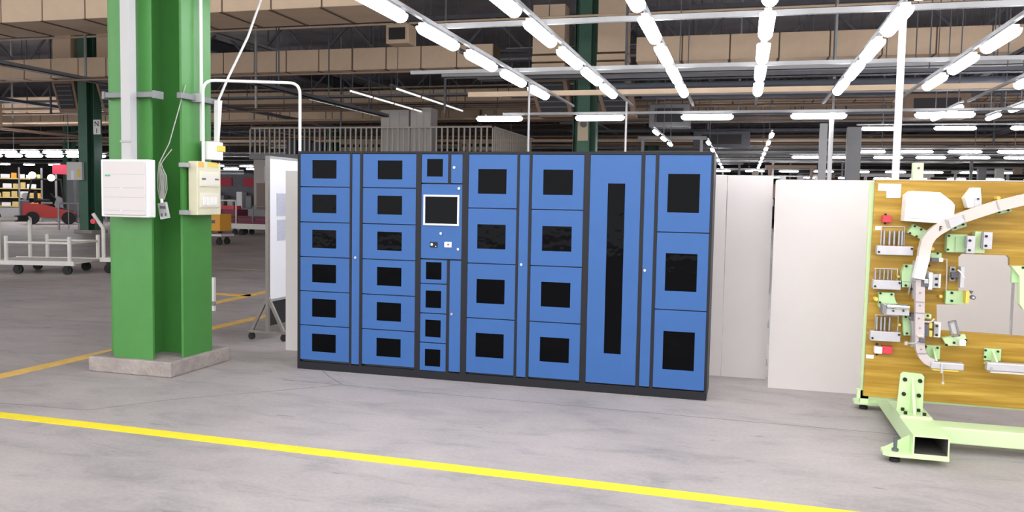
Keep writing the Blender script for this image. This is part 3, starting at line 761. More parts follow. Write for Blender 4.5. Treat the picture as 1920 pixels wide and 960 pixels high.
g = fp('support_bracket', [(0.871, 0.865), (0.870, 0.959), (0.962, 0.959), (0.963, 0.935), (0.974, 0.901), (0.994, 0.881), (0.996, 0.854), (0.898, 0.842)], FY - 0.05, FY)
bolts([(0.878, 0.953), (0.945, 0.949), (0.878, 0.894)], FY - 0.05, 0.007, g)
fb('rest_bar', (0.891, 1.041, 0.825, 0.890), FY - 0.14, FY - 0.05, M_LGREY, g)
x0, x1, z0, z1 = (0.906, 1.037, 0.866, 0.893)
MB().cyl((x0, FY - 0.145, (z0 + z1) / 2), (x1, FY - 0.145, (z0 + z1) / 2), 0.014, 12).build('roller', M_CHROME, g, True)
fb('end_stop', (0.879, 0.904, 0.833, 0.888), FY - 0.155, FY - 0.06, M_MGREY, g)
bolts([(0.945, 0.853), (1.004, 0.856)], FY - 0.142, 0.006, g)
g = fp('support_bracket', [(1.017, 0.814), (1.061, 0.813), (1.076, 0.689), (1.029, 0.686)], FY - 0.05, FY); bolts([(1.036, 0.807), (1.047, 0.701)], FY - 0.05, 0.007, g)
MB().strip([(x, FY - 0.09, z) for x, z in [(1.072, 0.822), (1.084, 0.760), (1.091, 0.675), (1.087, 0.623)]], 0.045, 0.06).build('side_rail', M_GREY, g)
fb('dark_spacer', (1.053, 1.084, 0.793, 0.838), FY - 0.125, FY - 0.05, M_DGREY, g)
g = fb('support_bracket', (1.129, 1.181, 0.806, 0.834), FY - 0.08, FY, M_MINT); bolts([(1.158, 0.826)], FY - 0.08, 0.007, g)
g = fb('frame_plate', (1.198, 1.238, 0.690, 0.786), FY - 0.08, FY, M_PLAST); fb('frame_infill', (1.197, 1.224, 0.700, 0.778), FY - 0.09, FY - 0.078, M_GREY, g); bolts([(1.211, 0.764), (1.213, 0.707)], FY - 0.09, 0.008, g)
fb('yellow_pad', (1.160, 1.178, 0.751, 0.785), FY - 0.13, FY - 0.07, M_YEL, g); fb('yellow_pad', (1.162, 1.180, 0.697, 0.737), FY - 0.13, FY - 0.07, M_YEL, g)
fb('dark_block', (1.127, 1.161, 0.695, 0.776), FY - 0.13, FY - 0.04, M_DGREY, g)
MB().tube([(x, FY - 0.13, z) for x, z in [(1.118, 0.792), (1.168, 0.791), (1.188, 0.813)]], 0.006, 8).build('clamp_lever', M_LGREY, g, True)
cl = fb('toggle_clamp', (1.095, 1.128, 0.668, 0.692), FY - 0.21, FY - 0.10, M_DGREY); fb('clamp_pad', (1.081, 1.118, 0.702, 0.715), FY - 0.20, FY - 0.14, M_CREAM, cl)
MB().tube([(x, FY - 0.18, z) for x, z in [(1.022, 0.656), (1.074, 0.659), (1.101, 0.685)]], 0.004, 6).cyl((1.022, FY - 0.18, 0.656 - 0.01), (1.022, FY - 0.18, 0.656 + 0.01), 0.010, 10).build('clamp_rod', M_LGREY, cl)
g = fp('tilted_plate', [(1.257, 0.683), (1.387, 0.711), (1.399, 0.671), (1.379, 0.639), (1.284, 0.636)], FY - 0.05, FY, M_MINT)
bolts([(1.281, 0.641), (1.324, 0.658), (1.390, 0.679)], FY - 0.05, 0.008, g)
fb('clamp_tip', (1.343, 1.379, 0.648, 0.685), FY - 0.11, FY - 0.05, M_PLAST, g)
b = MB()
for pl in ([(1.277, 0.792), (1.306, 0.699)], [(1.316, 0.804), (1.345, 0.708)], [(1.277, 0.792), (1.316, 0.804)], [(1.306, 0.702), (1.345, 0.711)]):
    b.bar((pl[0][0], FY - 0.09, pl[0][1]), (pl[1][0], FY - 0.09, pl[1][1]), 0.010, 0.012, (0, 1, 0))
b.build('link_frame', M_MGREY, g)
fb('link_plate', (1.294, 1.328, 0.719, 0.784), FY - 0.085, FY - 0.08, M_LGREY, g, 0)
g = fp('side_bracket', [(1.623, 1.158), (1.810, 1.165), (1.826, 0.864), (1.702, 0.891), (1.680, 0.923), (1.671, 1.096)], FY - 0.06, FY, M_MINT)
fb('bracket_cheek', (1.634, 1.685, 1.053, 1.153), FY - 0.03, FY, M_MINTD, g); bolts([(1.685, 1.152)], FY - 0.06, 0.008, g)

# ------------------------------------------------------------------ lighting frame over the work area
LZ = 3.30
def lamp_proto(name, length, em, w=0.078, dz=0.085):
    """tube lamp hanging below its rail: housing, diffuser, two hangers; origin at the middle of the diffuser's underside"""
    t = thing(name, 'proto', 'lamp')
    l = length / 2
    b = MB().box(-0.035, 0.035, -l + 0.03, l - 0.03, 0.075, 0.115)
    b.build('housing', M_LAMPH, t, off=(0, 0, 0))
    bm = bmesh.new()
    prof = [(w * math.cos(a), 0.075 - dz * math.sin(a)) for a in [i * math.pi / 8 for i in range(9)]]
    rings = []
    for y, s in ((-l, 0.45), (-l + 0.03, 0.85), (-l + 0.08, 1.0), (l - 0.08, 1.0), (l - 0.03, 0.85), (l, 0.45)):
        rings.append([bm.verts.new((x * s, y, 0.075 - (0.075 - z) * s)) for x, z in prof])
    for a, c in zip(rings, rings[1:]):
        for i in range(8): bm.faces.new((a[i], a[i + 1], c[i + 1], c[i]))
        bm.faces.new((a[8], a[0], c[0], c[8]))
    bm.faces.new(rings[0]); bm.faces.new(rings[-1])
    MB().bm(bm).build('diffuser', em, t, True, off=(0, 0, 0))
    b = MB()
    for y in (-l * 0.6, l * 0.6): b.box(-0.012, 0.012, y - 0.015, y + 0.015, 0.115, 0.150)
    b.build('hanger', M_GREY, t, off=(0, 0, 0))
    return t
proto = lamp_proto('tube_lamp', 1.14, E_LAMP)
used = [False]
def place(pr, loc, rz, label, group):
    if pr['label'] == 'proto':
        o = pr
    else:
        o = copy_tree(pr)
    o.location = loc; o.rotation_euler = (0, 0, rz)
    o['label'] = label; o['group'] = group
    return o
ROWX = [-3.42, -2.22, -1.02, 0.17, 1.40, 2.64, 3.88]
ROWN = ['leftmost', 'second from left', 'third from left', 'fourth from left', 'fifth from left', 'sixth from left', 'rightmost']
PITCH = 1.61
for i, x in enumerate(ROWX):
    y_end = 13.9 if i < 5 else 13.5
    n = 13
    for k in range(n):
        y = y_end - k * PITCH
        if i in (0, 6) and y < 1.0: continue
        place(proto, (x, y, LZ), 0, '%s lamp from the far end of the %s lengthwise lamp row' % (ORD[k], ROWN[i]), 'tube lamps in lengthwise rows')
    r = MB().box(x - 0.022, x + 0.022, -5.6, 16.9 if i != 2 else 17.0, LZ + 0.150, LZ + 0.190).build('lamp_rail', M_GREY)
    tag(r, 'slim metal rail carrying the %s lengthwise lamp row' % ROWN[i], 'rail', 'lengthwise lamp rails')
cross = lamp_proto('cross_lamp', 1.06, E_LAMP)
for k, x in enumerate((-5.28, -3.03, -0.78, 1.40, 3.70, 5.95, 8.2)):
    place(cross, (x, 17.86, LZ - 0.03), R(90), '%s lamp from left in the crosswise row ending the lamp frame' % ORD[k], 'crosswise tube lamps')
for y, z, nm, mt_, wd in ((9.28, 3.50, 'near', M_GREY, 0.055), (12.55, 3.50, 'middle', M_GREY, 0.055), (15.45, 3.50, 'third', M_DUCT, 0.09), (17.86, 3.40, 'far', M_GREY, 0.05)):
    b = MB().box(-5.2 if nm != 'near' else -3.6, 9.0, y - wd / 2, y + wd / 2, z, z + wd)
    tag(b.build('frame_crossbar', mt_), '%s metal crossbar of the lamp frame above the lamp rows' % nm, 'bar', 'lamp frame crossbars')
def pole(x, y, r, z1, label, m_=M_WHITE, z0=0.0):
    t = thing('frame_pole', label, 'pole', (x, y, z0))
    MB().cyl((x, y, z0), (x, y, z1), r, 14).build('shaft', m_, t, True)
    MB().box(x - r * 2, x + r * 2, y - r * 2, y + r * 2, z0, z0 + 0.012).build('foot', M_GREY, t)
pole(1.405, 8.72, 0.034, 3.45, 'thick white pole rising behind the wide white panel')
pole(1.66, 17.95, 0.045, 3.40, 'white pole below the third crosswise lamp, behind the panels', M_WHITE)
pole(-3.42, 13.25, 0.018, 3.45, 'thin grey pole at the end of the leftmost lamp row', M_GREY)
pole(-2.22, 16.1, 0.020, 3.45, 'thin white pole behind the four-door locker at the second row', M_WHITE)
pole(8.0, 17.9, 0.04, 3.40, 'white pole at the right end of the crosswise lamps', M_WHITE)
for k, (px, y, r, l) in enumerate(((1.9, 22.5, 0.09, 'grey square post just left of the far white pole'), (2.75, 23.6, 0.17, 'dark grey thick post just right of the far white pole'), (0.35, 27.5, 0.10, 'beige post far behind the tall white partition sheet'))):
    t = thing('hall_post', l, 'post', (px, y, 0))
    MB().box(px - r, px + r, y - r, y + r, 0, 3.6 if k < 2 else 2.6).build('shaft', (M_GREY, M_MGREY, mat('post_beige', (150, 144, 136), 0.6))[k], t)
    MB().box(px - r * 1.5, px + r * 1.5, y - r * 1.5, y + r * 1.5, 0, 0.02).build('foot', M_DGREY, t)

# unseen lamp rows added in the bay at left to brighten hall and ducts
for i, x in enumerate((-11.0, -13.5, -16.0)):
    for k in range(5):
        place(proto, (x, 3.6 - 1.9 * k, LZ), 0, '%s lamp of the %s unseen lengthwise row added in the bay left of the picture' % (ORD[k], ORD[i]), 'unseen tube lamps added in the neighbouring bay')
    r = MB().box(x - 0.022, x + 0.022, -5, 4.4, LZ + 0.150, LZ + 0.190).build('lamp_rail', M_GREY)
    tag(r, 'metal rail of the %s unseen lamp row added in the bay left of the picture' % ORD[i], 'rail', 'lengthwise lamp rails')
# distant lamp rows
fl = lamp_proto('distant_lamp', 0.98, E_FAR, 0.065, 0.06)
def far_rail(x0, x1, y0, y1, z, words):
    t = thing('distant_rail', 'thin rail carrying the %s' % words, 'rail', ((x0 + x1) / 2, (y0 + y1) / 2, z + 0.15), 'rails of the distant lamp rows')
    MB().box(x0, x1, y0, y1, z + 0.150, z + 0.185).build('rail_bar', M_GREY, t)
    for u in (0.1, 0.5, 0.9):
        x, y = x0 + u * (x1 - x0), y0 + u * (y1 - y0)
        MB().box(x - 0.01, x + 0.01, y - 0.01, y + 0.01, z + 0.185, 10.2).build('hanger', M_DGREY, t)
def far_row_x(y, x0, n, step, z, words, grp='distant crosswise lamps', pr=None):
    far_rail(x0 - 0.6, x0 + (n - 1) * step + 0.6, y - 0.02, y + 0.02, z, words)
    for k in range(n):
        place(pr or fl, (x0 + k * step, y, z), R(90), '%s lamp from left in the %s' % (ORD[k], words), grp)
def far_row_y(x, y0, n, step, z, words, grp='distant lengthwise lamps'):
    far_rail(x - 0.02, x + 0.02, y0 - 0.6, y0 + (n - 1) * step + 0.6, z, words)
    for k in range(n):
        place(fl, (x, y0 + k * step, z), 0, '%s nearest lamp in the %s' % (ORD[k], words), grp)
far_row_x(29.65, 3.95, 7, 1.42, 3.28, 'nearer bright row just above the wooden fixture')
far_row_x(33.0, 2.2, 9, 1.42, 3.28, 'farther bright row just above the wooden fixture')
far_row_x(23.6, 3.4, 4, 1.75, 3.5, 'dim row below the crosswise lamps at right')
far_row_x(46.9, -1.2, 12, 1.75, 3.3, 'distant row along the panel tops, nearer one')
far_row_x(54.0, -2.0, 12, 2.0, 3.2, 'distant row along the panel tops, farther one')
far_row_y(0.72, 25.0, 8, 3.0, 3.45, 'distant row running away above the tall partition sheet')
far_row_y(-1.15, 28.0, 6, 3.6, 3.45, 'distant row running away beside the locker corner')
far_row_y(-2.5, 24.5, 3, 2.4, 3.5, 'distant short row above the rightmost locker')
far_row_y(4.4, 20.2, 2, 1.8, 3.62, 'short pair of lamps above the wooden fixture left of centre')
far_row_y(5.6, 20.2, 2, 1.8, 3.62, 'short pair of lamps above the wooden fixture right of centre')
bl = lamp_proto('background_lamp', 1.0, E_FAR, 0.10, 0.10)  # oversized diffuser: the bloom of these lamps is put into its shape
far_row_x(34.4, -41.2, 9, 1.28, 3.3, 'lower row above the shelf and forklift', pr=bl)
far_row_x(31.2, -38.2, 8, 1.28, 3.3, 'upper row above the shelf and forklift', pr=bl)
far_row_x(48.0, -60.0, 16, 2.2, 3.4, 'farthest row added in the left background to light the walls')  # extra lamp row added to brighten the far left walls
far_row_x(27.5, -22.3, 1, 1.3, 3.1, 'left background beside the breaker box')
far_row_x(42.0, -30.0, 5, 1.5, 3.0, 'gap between breaker box and whiteboard')
# thin lamp strips hung over the mezzanine
for nm, (xa, ya), (xb, yb) in (('left', (-14.770, 25.693), (-14.342, 31.505)), ('middle', (-12.115, 24.004), (-12.205, 31.095)), ('right', (-10.410, 23.625), (-10.481, 30.116))):
    x = (xa + xb) / 2
    t = thing('lamp_strip', '%s thin lamp strip hanging above the mezzanine railing' % nm, 'lamp', (x, ya, 4.86), 'thin lamp strips over the mezzanine')
    MB().box(x - 0.04, x + 0.04, ya, yb, 4.93, 4.99).build('rail', M_DGREY, t)
    n = max(3, int((yb - ya) / 1.7))
    for k in range(n):
        y = ya + (k + 0.2) * (yb - ya) / n
        MB().box(x - 0.025, x + 0.025, y, y + 0.9 * (yb - ya) / n, 4.88, 4.93).build('tube_cover', E_MID, t)
    for y in (ya + 0.5, (ya + yb) / 2, yb - 0.5):
        MB().cyl((x, y, 4.99), (x, y, 10.2), 0.012, 6).build('drop_rod', M_DGREY, t)

# ------------------------------------------------------------------ overhead ducts, trusses and pipes
sec_cache = {}
def duct(y0, y1, z0, z1, x0, x1, label, step=1.25):
    t = thing('air_duct', label, 'duct', ((x0 + x1) / 2, (y0 + y1) / 2, z0), 'tan wrapped air ducts crossing the hall')
    n = int((x1 - x0) / step)
    key_ = (y1 - y0, z1 - z0, step)
    h, d = (z1 - z0), (y1 - y0)
    me = None
    for k in range(n):
        if me is None:
            o = MB().box(0, step - 0.035, -d / 2, d / 2, 0, h, 0.02).build('duct_section', M_DUCT, t, off=(0, 0, 0))
            me = o.data
            f = MB().box(step - 0.035, step, -d / 2 + 0.02, d / 2 - 0.02, 0.02, h - 0.02).box(step - 0.07, step - 0.02, -d / 2 - 0.015, d / 2 + 0.015, -0.015, 0.0).build('seam_flange', M_DUCTD, o, off=(0, 0, 0))
            me2 = f.data
        else:
            o = bpy.data.objects.new('duct_section', me); C.objects.link(o); o.parent = t
            f = bpy.data.objects.new('seam_flange', me2); C.objects.link(f); f.parent = o
        o.location = (x0 + k * step - (x0 + x1) / 2, 0, 0)
    return t
duct(16.64, 18.3, 5.65, 6.7, -34, -7.2, 'nearest tan air duct crossing the upper left', 1.25)
duct(24.95, 25.7, 5.66, 6.36, -52, -7.4, 'second tan air duct, behind the first, left of the lamp rows', 1.2)
duct(24.95, 25.7, 5.68, 6.40, -3.2, 22, 'tan air duct crossing behind the lamp rows at right', 1.35)
duct(35.2, 36.0, 5.62, 6.42, -60, -6.2, 'third tan air duct just above the mezzanine railing', 1.5)
duct(34.2, 35.0, 5.55, 6.0, -3.5, 12, 'lower tan air duct far behind the third lamp row', 1.5)
duct(44.9, 45.7, 6.0, 6.9, -60, 30, 'farthest tan air duct deep in the hall', 2.4)
def branch(x0, x1, y0, y1, label, ztop=5.66, zb=3.7):
    """vertical duct drop beside a column with stepped collar and louvred outlet"""
    xm, ym = (x0 + x1) / 2, (y0 + y1) / 2
    t = thing('duct_drop', label, 'duct', (xm, ym, zb - 1.2), 'vertical duct drops beside the columns')
    MB().box(x0, x1, y0, y1, zb + 0.75, ztop).build('drop_body', M_DUCT, t)
    for k in range(3):
        MB().box(x0 - 0.02, x1 + 0.02, y0 - 0.02, y1 + 0.02, zb + 0.02 + k * 0.24, zb + 0.21 + k * 0.24, 0.02).build('collar_ring', M_DUCT, t)
    b = MB().prism([(x0 - 0.15, zb), (x1 + 0.05, zb), (x1 + 0.30, zb - 1.2), (x0 + 0.25, zb - 1.2)], y0 + 0.05, y1)
    b.build('outlet_hood', M_BROWN, t)
    MB().prism([(x0 + 0.02, zb - 0.12), (x1 - 0.05, zb - 0.12), (x1 + 0.15, zb - 1.05), (x0 + 0.32, zb - 1.05)], y0 + 0.02, y0 + 0.06).build('grille', M_LOUV, t)
    for k in range(5):
        z = zb - 0.22 - k * 0.17
        sx = (zb - z) * 0.22
        MB().box(x0 + 0.08 + sx, x1 - 0.08 + sx, y0, y0 + 0.03, z - 0.02, z + 0.02).build('louvre_blade', M_DGREY, t)
branch(-25.10, -24.28, 25.75, 26.4, 'tan duct drop left of the dark column behind the trolley', 8.2, 5.7)
branch(-23.12, -22.4, 25.75, 26.4, 'tan duct drop right of the dark column behind the trolley', 8.2, 5.7)
branch(-6.5, -5.49, 25.5, 26.2, 'tan duct drop left of the column behind the lockers', 7.6, 5.35)
branch(-4.45, -3.55, 25.5, 26.2, 'tan duct drop right of the column behind the lockers', 8.2, 5.35)

def truss(y, label, x0=-56, x1=34, zb=6.95, zt=8.5):
    t = thing('roof_truss', label, 'truss', ((x0 + x1) / 2, y, zb), 'dark steel roof trusses across the hall')
    MB().box(x0, x1, y - 0.09, y + 0.09, zb, zb + 0.16).build('bottom_chord', M_DGREY, t)
    MB().box(x0, x1, y - 0.09, y + 0.09, zt, zt + 0.16).build('top_chord', M_DGREY, t)
    n = int((x1 - x0) / 3)
    for k in range(n):
        xa = x0 + k * 3
        MB().bar((xa, y, zb + 0.1), (xa + 1.5, y, zt + 0.05), 0.09, 0.09, (0, 1, 0)).bar((xa + 1.5, y, zt + 0.05), (xa + 3, y, zb + 0.1), 0.09, 0.09, (0, 1, 0)).build('web_member', M_DGREY, t)
for y, w in ((21.0, 'nearest'), (31.0, 'second'), (41.0, 'third'), (51.0, 'fourth'), (61.0, 'farthest')):
    truss(y, '%s dark steel roof truss high across the hall' % w)
# girders along the hall on the column lines
for x, w in ((-24.2, 'left bay behind the forklift'), (CX, 'bay behind the lockers'), (14.7, 'right bay')):
    t = thing('roof_girder', 'dark roof girder running lengthwise in the %s' % w, 'girder', (x, 50, 7.6), 'lengthwise roof girders')
    MB().box(x - 0.2, x + 0.2, 24, 96, 8.2, 8.24).box(x - 0.2, x + 0.2, 24, 96, 8.76, 8.8).box(x - 0.02, x + 0.02, 24, 96, 8.24, 8.76).build('beam', M_DGREY, t)
pal = [M_MGREY, M_GREY, M_BROWN, M_DGREY, M_DUCT, M_GREY, M_BROWN, mat('pipe_slate', (92, 96, 106), 0.6, 0, 0.1, 2)]
pw = {id(M_MGREY): 'mid grey', id(M_GREY): 'light grey', id(M_BROWN): 'brown', id(M_DGREY): 'dark grey', id(M_DUCT): 'tan', id(pal[-1]): 'slate'}
cnt = {}
def nth(w):
    cnt[w] = cnt.get(w, 0) + 1
    return ORD[min(29, cnt[w] - 1)]
UNITS = [(22.4, 0.3, 5.9, 0.55), (30.2, 0.5, 4.2, 0.8), (38.0, 0.6, 4.0, 0.7), (27.6, 0.5, 4.2, 0.7), (24.0, 0.6, 4.15, 0.75), (24.2, 0.8, 3.9, 0.9), (27.0, 0.5, 3.7, 1.5)]
taken = []
def hung(t, x0, x1, y, z):
    """suspension rods of one pipe or tray up to the roof"""
    n = max(2, int((x1 - x0) / 11))
    for j in range(n):
        x = x0 + (j + 0.5) * (x1 - x0) / n
        MB().box(x - 0.012, x + 0.012, y - 0.012, y + 0.012, z, 10.2).build('hanger', M_DGREY, t)
for k in range(150):
    y = 20.5 + 52 * (k / 150.0) + rnd.uniform(-0.2, 0.2)
    z = rnd.choice([rnd.uniform(4.1, 5.4), rnd.uniform(4.1, 5.4), rnd.uniform(3.7, 5.0), rnd.uniform(6.5, 6.9)])
    x0 = rnd.choice([-58, -46, -30, -8, -3.5, -3.5]); x1 = rnd.choice([-6, 12, 26, 30])
    mt_ = rnd.choice(pal); r = rnd.uniform(0.025, 0.09)
    if y < 37 and z < 4.2: z += 0.7
    if 29.4 < y < 38 and z < 5.3: z = rnd.uniform(5.0, 5.45)
    if any(abs(y - c) < 0.75 for c in (25.3, 35.4, 45.3)): z = rnd.uniform(4.7, 5.2)
    if abs(y - 26.1) < 0.75 or abs(y - 46.1) < 0.6: continue
    if any(abs(y - a_) < d_ + 0.3 and b_ - 0.2 < z < b_ + h_ + 0.2 for a_, d_, b_, h_ in UNITS): continue
    if any(abs(y - a_) < 0.36 and abs(z - b_) < 0.28 for a_, b_ in taken): continue
    taken.append((y, z))
    if x1 - x0 < 6: x1 = 26
    kw = '%s overhead %s' % (pw[id(mt_)], 'pipe' if k % 3 else 'cable tray')
    lab = '%s nearest %s crossing the hall among the ducts' % (nth(kw), kw)
    t = thing('overhead_pipe' if k % 3 else 'cable_tray', lab, 'pipe' if k % 3 else 'cable tray', ((x0 + x1) / 2, y, z), kw + 's')
    if k % 3:
        MB().cyl((x0, y, z), (x1, y, z), r, 10).build('pipe_run', mt_, t, True)
    else:
        MB().box(x0, x1, y - 0.16, y + 0.16, z, z + 0.015).box(x0, x1, y - 0.16, y - 0.14, z, z + 0.10).box(x0, x1, y + 0.14, y + 0.16, z, z + 0.10).build('tray', mt_, t)
    hung(t, x0, x1, y, z)
# lengthwise trays
TORD = sorted([-17.2, -13.0, -20.5, -30.0, -36.0, -6.9, 6.3, 10.4, -10.2])
for k, (x, z, y0, y1, w, mt_) in enumerate(((-17.2, 6.9, 12, 60, 0.30, M_GREY), (-13.0, 4.55, 20, 29, 0.22, M_DGREY), (-20.5, 5.1, 18, 60, 0.30, M_MGREY), (-30.0, 5.3, 18, 60, 0.4, M_DGREY), (-36.0, 4.6, 24, 60, 0.3, M_BROWN), (-6.9, 5.2, 20, 60, 0.2, M_MGREY), (6.3, 5.2, 22, 60, 0.25, M_DGREY), (10.4, 4.7, 20, 60, 0.2, M_MGREY), (-10.2, 6.6, 12, 16.5, 0.3, M_GREY))):
    t = thing('lengthwise_tray', '%s lengthwise cable tray from the left among the overhead runs' % ORD[TORD.index(x)], 'cable tray', (x, (y0 + y1) / 2, z), 'lengthwise cable trays')
    MB().box(x - w / 2, x + w / 2, y0, y1, z, z + 0.02).box(x - w / 2, x - w / 2 + 0.02, y0, y1, z, z + 0.12).box(x + w / 2 - 0.02, x + w / 2, y0, y1, z, z + 0.12).build('tray', mt_, t)
    for j in range(3):
        y = y0 + (j + 0.5) * (y1 - y0) / 3
        MB().box(x - 0.015, x + 0.015, y - 0.015, y + 0.015, z, 10.2).build('hanger', M_DGREY, t)
hr = random.Random(3)
for k in range(30):
    y = [22.3, 24.2, 27.8, 30.4, 32.8, 37.5, 39.2, 43.0, 48.0, 52.5][k * 7 % 10]; x = -38 + 52 * k / 30 + hr.uniform(-0.5, 0.5)
    zb = hr.uniform(4.1, 5.2)
    o = MB().box(x - 0.03, x + 0.03, y - 0.03, y + 0.03, zb, 10.2).build('hanger_rod', hr.choice([M_DGREY, M_MGREY, M_DGREY, M_GREY]))
    tag(o, '%s slim hanger rod from the left among those dropping from the roof' % ORD[k], 'rod', 'hanger rods')
for k, (x, y, z, sx, sy, sz, mt_, l) in enumerate((
        (-9.6, 22.4, 5.9, 0.35, 0.3, 0.55, M_DUCT, 'tan junction box hanging below the first duct'),
        (-2.6, 30.2, 4.2, 0.7, 0.5, 0.8, M_MGREY, 'grey unit heater hanging behind the lamp rows'),
        (-1.0, 38.0, 4.0, 1.2, 0.6, 0.7, M_DGREY, 'dark hanging fan unit behind the third lamp row'),
        (5.4, 27.6, 4.2, 0.9, 0.5, 0.7, M_BROWN, 'brown hanging box above the fixture, left of centre'),
        (8.3, 24.0, 4.15, 1.0, 0.6, 0.75, M_DUCT, 'tan hanging hood above the fixture near the right edge'),
        (-27.6, 24.2, 3.9, 0.9, 0.8, 0.9, M_DUCT, 'tan hanging duct box left of the dark column'),
        (-30.2, 27.0, 3.7, 0.5, 0.5, 1.5, M_DUCT, 'tan vertical duct stub in the far left background'))):
    t = thing('hanging_unit', l, 'overhead unit', (x, y, z))
    MB().box(x - sx, x + sx, y - sy, y + sy, z, z + sz, 0.03).build('casing', mt_, t)
    MB().box(x - sx * 0.7, x + sx * 0.7, y - sy - 0.02, y - sy, z + sz * 0.2, z + sz * 0.8).build('grille', M_LOUV, t)
    MB().cyl((x - sx * 0.6, y, z + sz), (x - sx * 0.6, y, 8.2), 0.02, 6).cyl((x + sx * 0.6, y, z + sz), (x + sx * 0.6, y, 8.2), 0.02, 6).build('suspension', M_DGREY, t)

gr = random.Random(11)
gm = [M_GREY, M_MGREY, mat('frame_pale', (190, 186, 182), 0.5), M_BROWN]
for k in range(14):
    x = -3 + 22 * k / 14.0 + gr.uniform(-0.4, 0.4); y = 36.5 + (k * 5 % 14) * 1.9
    w, h = gr.uniform(1.6, 3.2), gr.uniform(2.6, 4.4)
    t = thing('line_gantry', '%s pale steel gantry frame from the left, far behind the panels' % ORD[k], 'gantry', (x, y, 0), 'far gantry frames')
    g_ = gm[k % 4]
    for sx in (-1, 1):
        MB().box(sx * w / 2 - 0.06, sx * w / 2 + 0.06, -0.06, 0.06, 0, h).build('leg', g_, t, off=(0, 0, 0))
    MB().box(-w / 2 - 0.2, w / 2 + 0.2, -0.08, 0.08, h, h + 0.14).build('beam', g_, t, off=(0, 0, 0))
    MB().box(-w / 2, w / 2, -0.04, 0.04, h - 0.75, h - 0.68).build('tie_bar', g_, t, off=(0, 0, 0))
    for j in range(3):
        xx = -w / 2 + w * (j + 0.6) / 3.2
        MB().box(xx - 0.16, xx + 0.16, -0.15, 0.15, h - 1.3 + 0.15 * j, h - 0.75).build('tool_head', gm[(k + j) % 4], t, off=(0, 0, 0))
# ------------------------------------------------------------------ mezzanine behind the lockers
t = thing('mezzanine', 'grey mezzanine platform with slatted railing above the lockers', 'mezzanine', (-14.3, 33, 0))
MB().box(-19.5, -9.1, 30.0, 36.2, 3.02, 3.22).build('deck', M_MGREY, t)
MB().box(-19.45, -9.2, 30.25, 36.0, 0, 3.02).build('booth_wall', mat('booth_grey', (166, 158, 152), 0.6, 0, 0.05, 1), t)
RAILM = mat('railing_grey', (198, 188, 176), 0.55)
b = MB().box(-19.5, -9.1, 30.0, 30.06, 4.24, 4.30).box(-9.16, -9.1, 30.0, 36.2, 4.24, 4.30).box(-19.5, -19.44, 30, 36.2, 4.24, 4.30)
b.build('top_rail', RAILM, t)
n = 46
bal = None
for k in range(n + 1):
    x = -19.47 + k * (10.34 / n)
    if bal is None:
        bal = MB().box(-0.028, 0.028, -0.02, 0.02, 3.22, 4.25).build('baluster', RAILM, t, off=(0, 0, 0)); o = bal
    else:
        o = bpy.data.objects.new('baluster', bal.data); C.objects.link(o); o.parent = t
    o.location = (x + 14.3, 30.03 - 33, 0)
for k in range(1, 22):
    o = bpy.data.objects.new('baluster', bal.data); C.objects.link(o); o.parent = t
    o.location = (-9.13 + 14.3, 30.03 - 33 + k * 6.1 / 22, 0)
for l, x0, x1, y0, y1, z1 in (('left tall grey cabinet on the mezzanine behind the railing', -13.95, -12.75, 30.6, 32.2, 5.0), ('right tall grey cabinet on the mezzanine behind the railing', -12.6, -11.75, 30.4, 31.1, 5.05)):
    t = thing('grey_cabinet', l, 'cabinet', ((x0 + x1) / 2, (y0 + y1) / 2, 3.22), 'grey cabinets on the mezzanine')
    MB().box(x0, x1, y0, y1, 3.22, z1).build('body', mat('cabinet_pale', (206, 202, 198), 0.5), t)
    for k in range(3):
        xa = x0 + k * (x1 - x0) / 3
        MB().box(xa + 0.02, xa + (x1 - x0) / 3 - 0.02, y0 - 0.02, y0, 3.3, z1 - 0.06).build('door', mat('cabinet_pale', (206, 202, 198), 0.5), t)
for k, (x0, x1, y, z1, l) in enumerate(((-19.0, -17.2, 32.0, 3.95, 'dark blue crates standing at the left end of the mezzanine'), (-17.0, -14.2, 33.0, 4.05, 'beige perforated rack on the mezzanine left of the grey cabinets'), (-11.3, -9.5, 32.6, 3.95, 'beige perforated rack on the mezzanine right of the grey cabinets'))):
    t = thing('storage_rack', l, 'rack', ((x0 + x1) / 2, y, 3.22))
    if k == 0:
        for j in range(3):
            MB().box(x0 + j * 0.6, x0 + j * 0.6 + 0.5, y, y + 0.5, 3.22, z1 - 0.1 * (j == 2), 0.02).build('crate', mat('crate_navy', (48, 58, 78), 0.5), t)
    else:
        MB().box(x0, x1, y, y + 0.4, 3.22, z1).build('panel', mat('rack_beige', (176, 164, 146), 0.6), t)
        for j in range(int((x1 - x0) / 0.28)):
            for zz in (3.42, 3.70):
                MB().box(x0 + 0.1 + j * 0.28, x0 + 0.25 + j * 0.28, y - 0.015, y, zz, zz + 0.12).build('slot', M_RUBBER, t)

# column plates
t = thing('grid_plate', 'white letter plate N on the dark column behind the trolley', 'sign', (-23.2, 25.93, 3.7))
MB().box(-23.43, -23.12, 25.88, 25.906, 3.70, 4.24).build('plate', M_WHITE, t)
def text(body, loc, size, material, parent, name='lettering'):
    cu = bpy.data.curves.new(name, 'FONT'); cu.body = body; cu.size = size; cu.extrude = 0.004; cu.align_x = 'CENTER'; cu.resolution_u = 3
    o = bpy.data.objects.new('tmp', cu); C.objects.link(o)
    me = bpy.data.meshes.new_from_object(o.evaluated_get(bpy.context.evaluated_depsgraph_get()))
    bpy.data.objects.remove(o); me.name = name; me.materials.clear(); me.materials.append(material)
    q = bpy.data.objects.new(name, me); C.objects.link(q); q.parent = parent
    q.rotation_euler = (R(90), 0, 0)
    q.location = Vector(loc) - parent.location
    return q
text('N', (-23.275, 25.873, 4.0), 0.26, M_RUBBER, t)
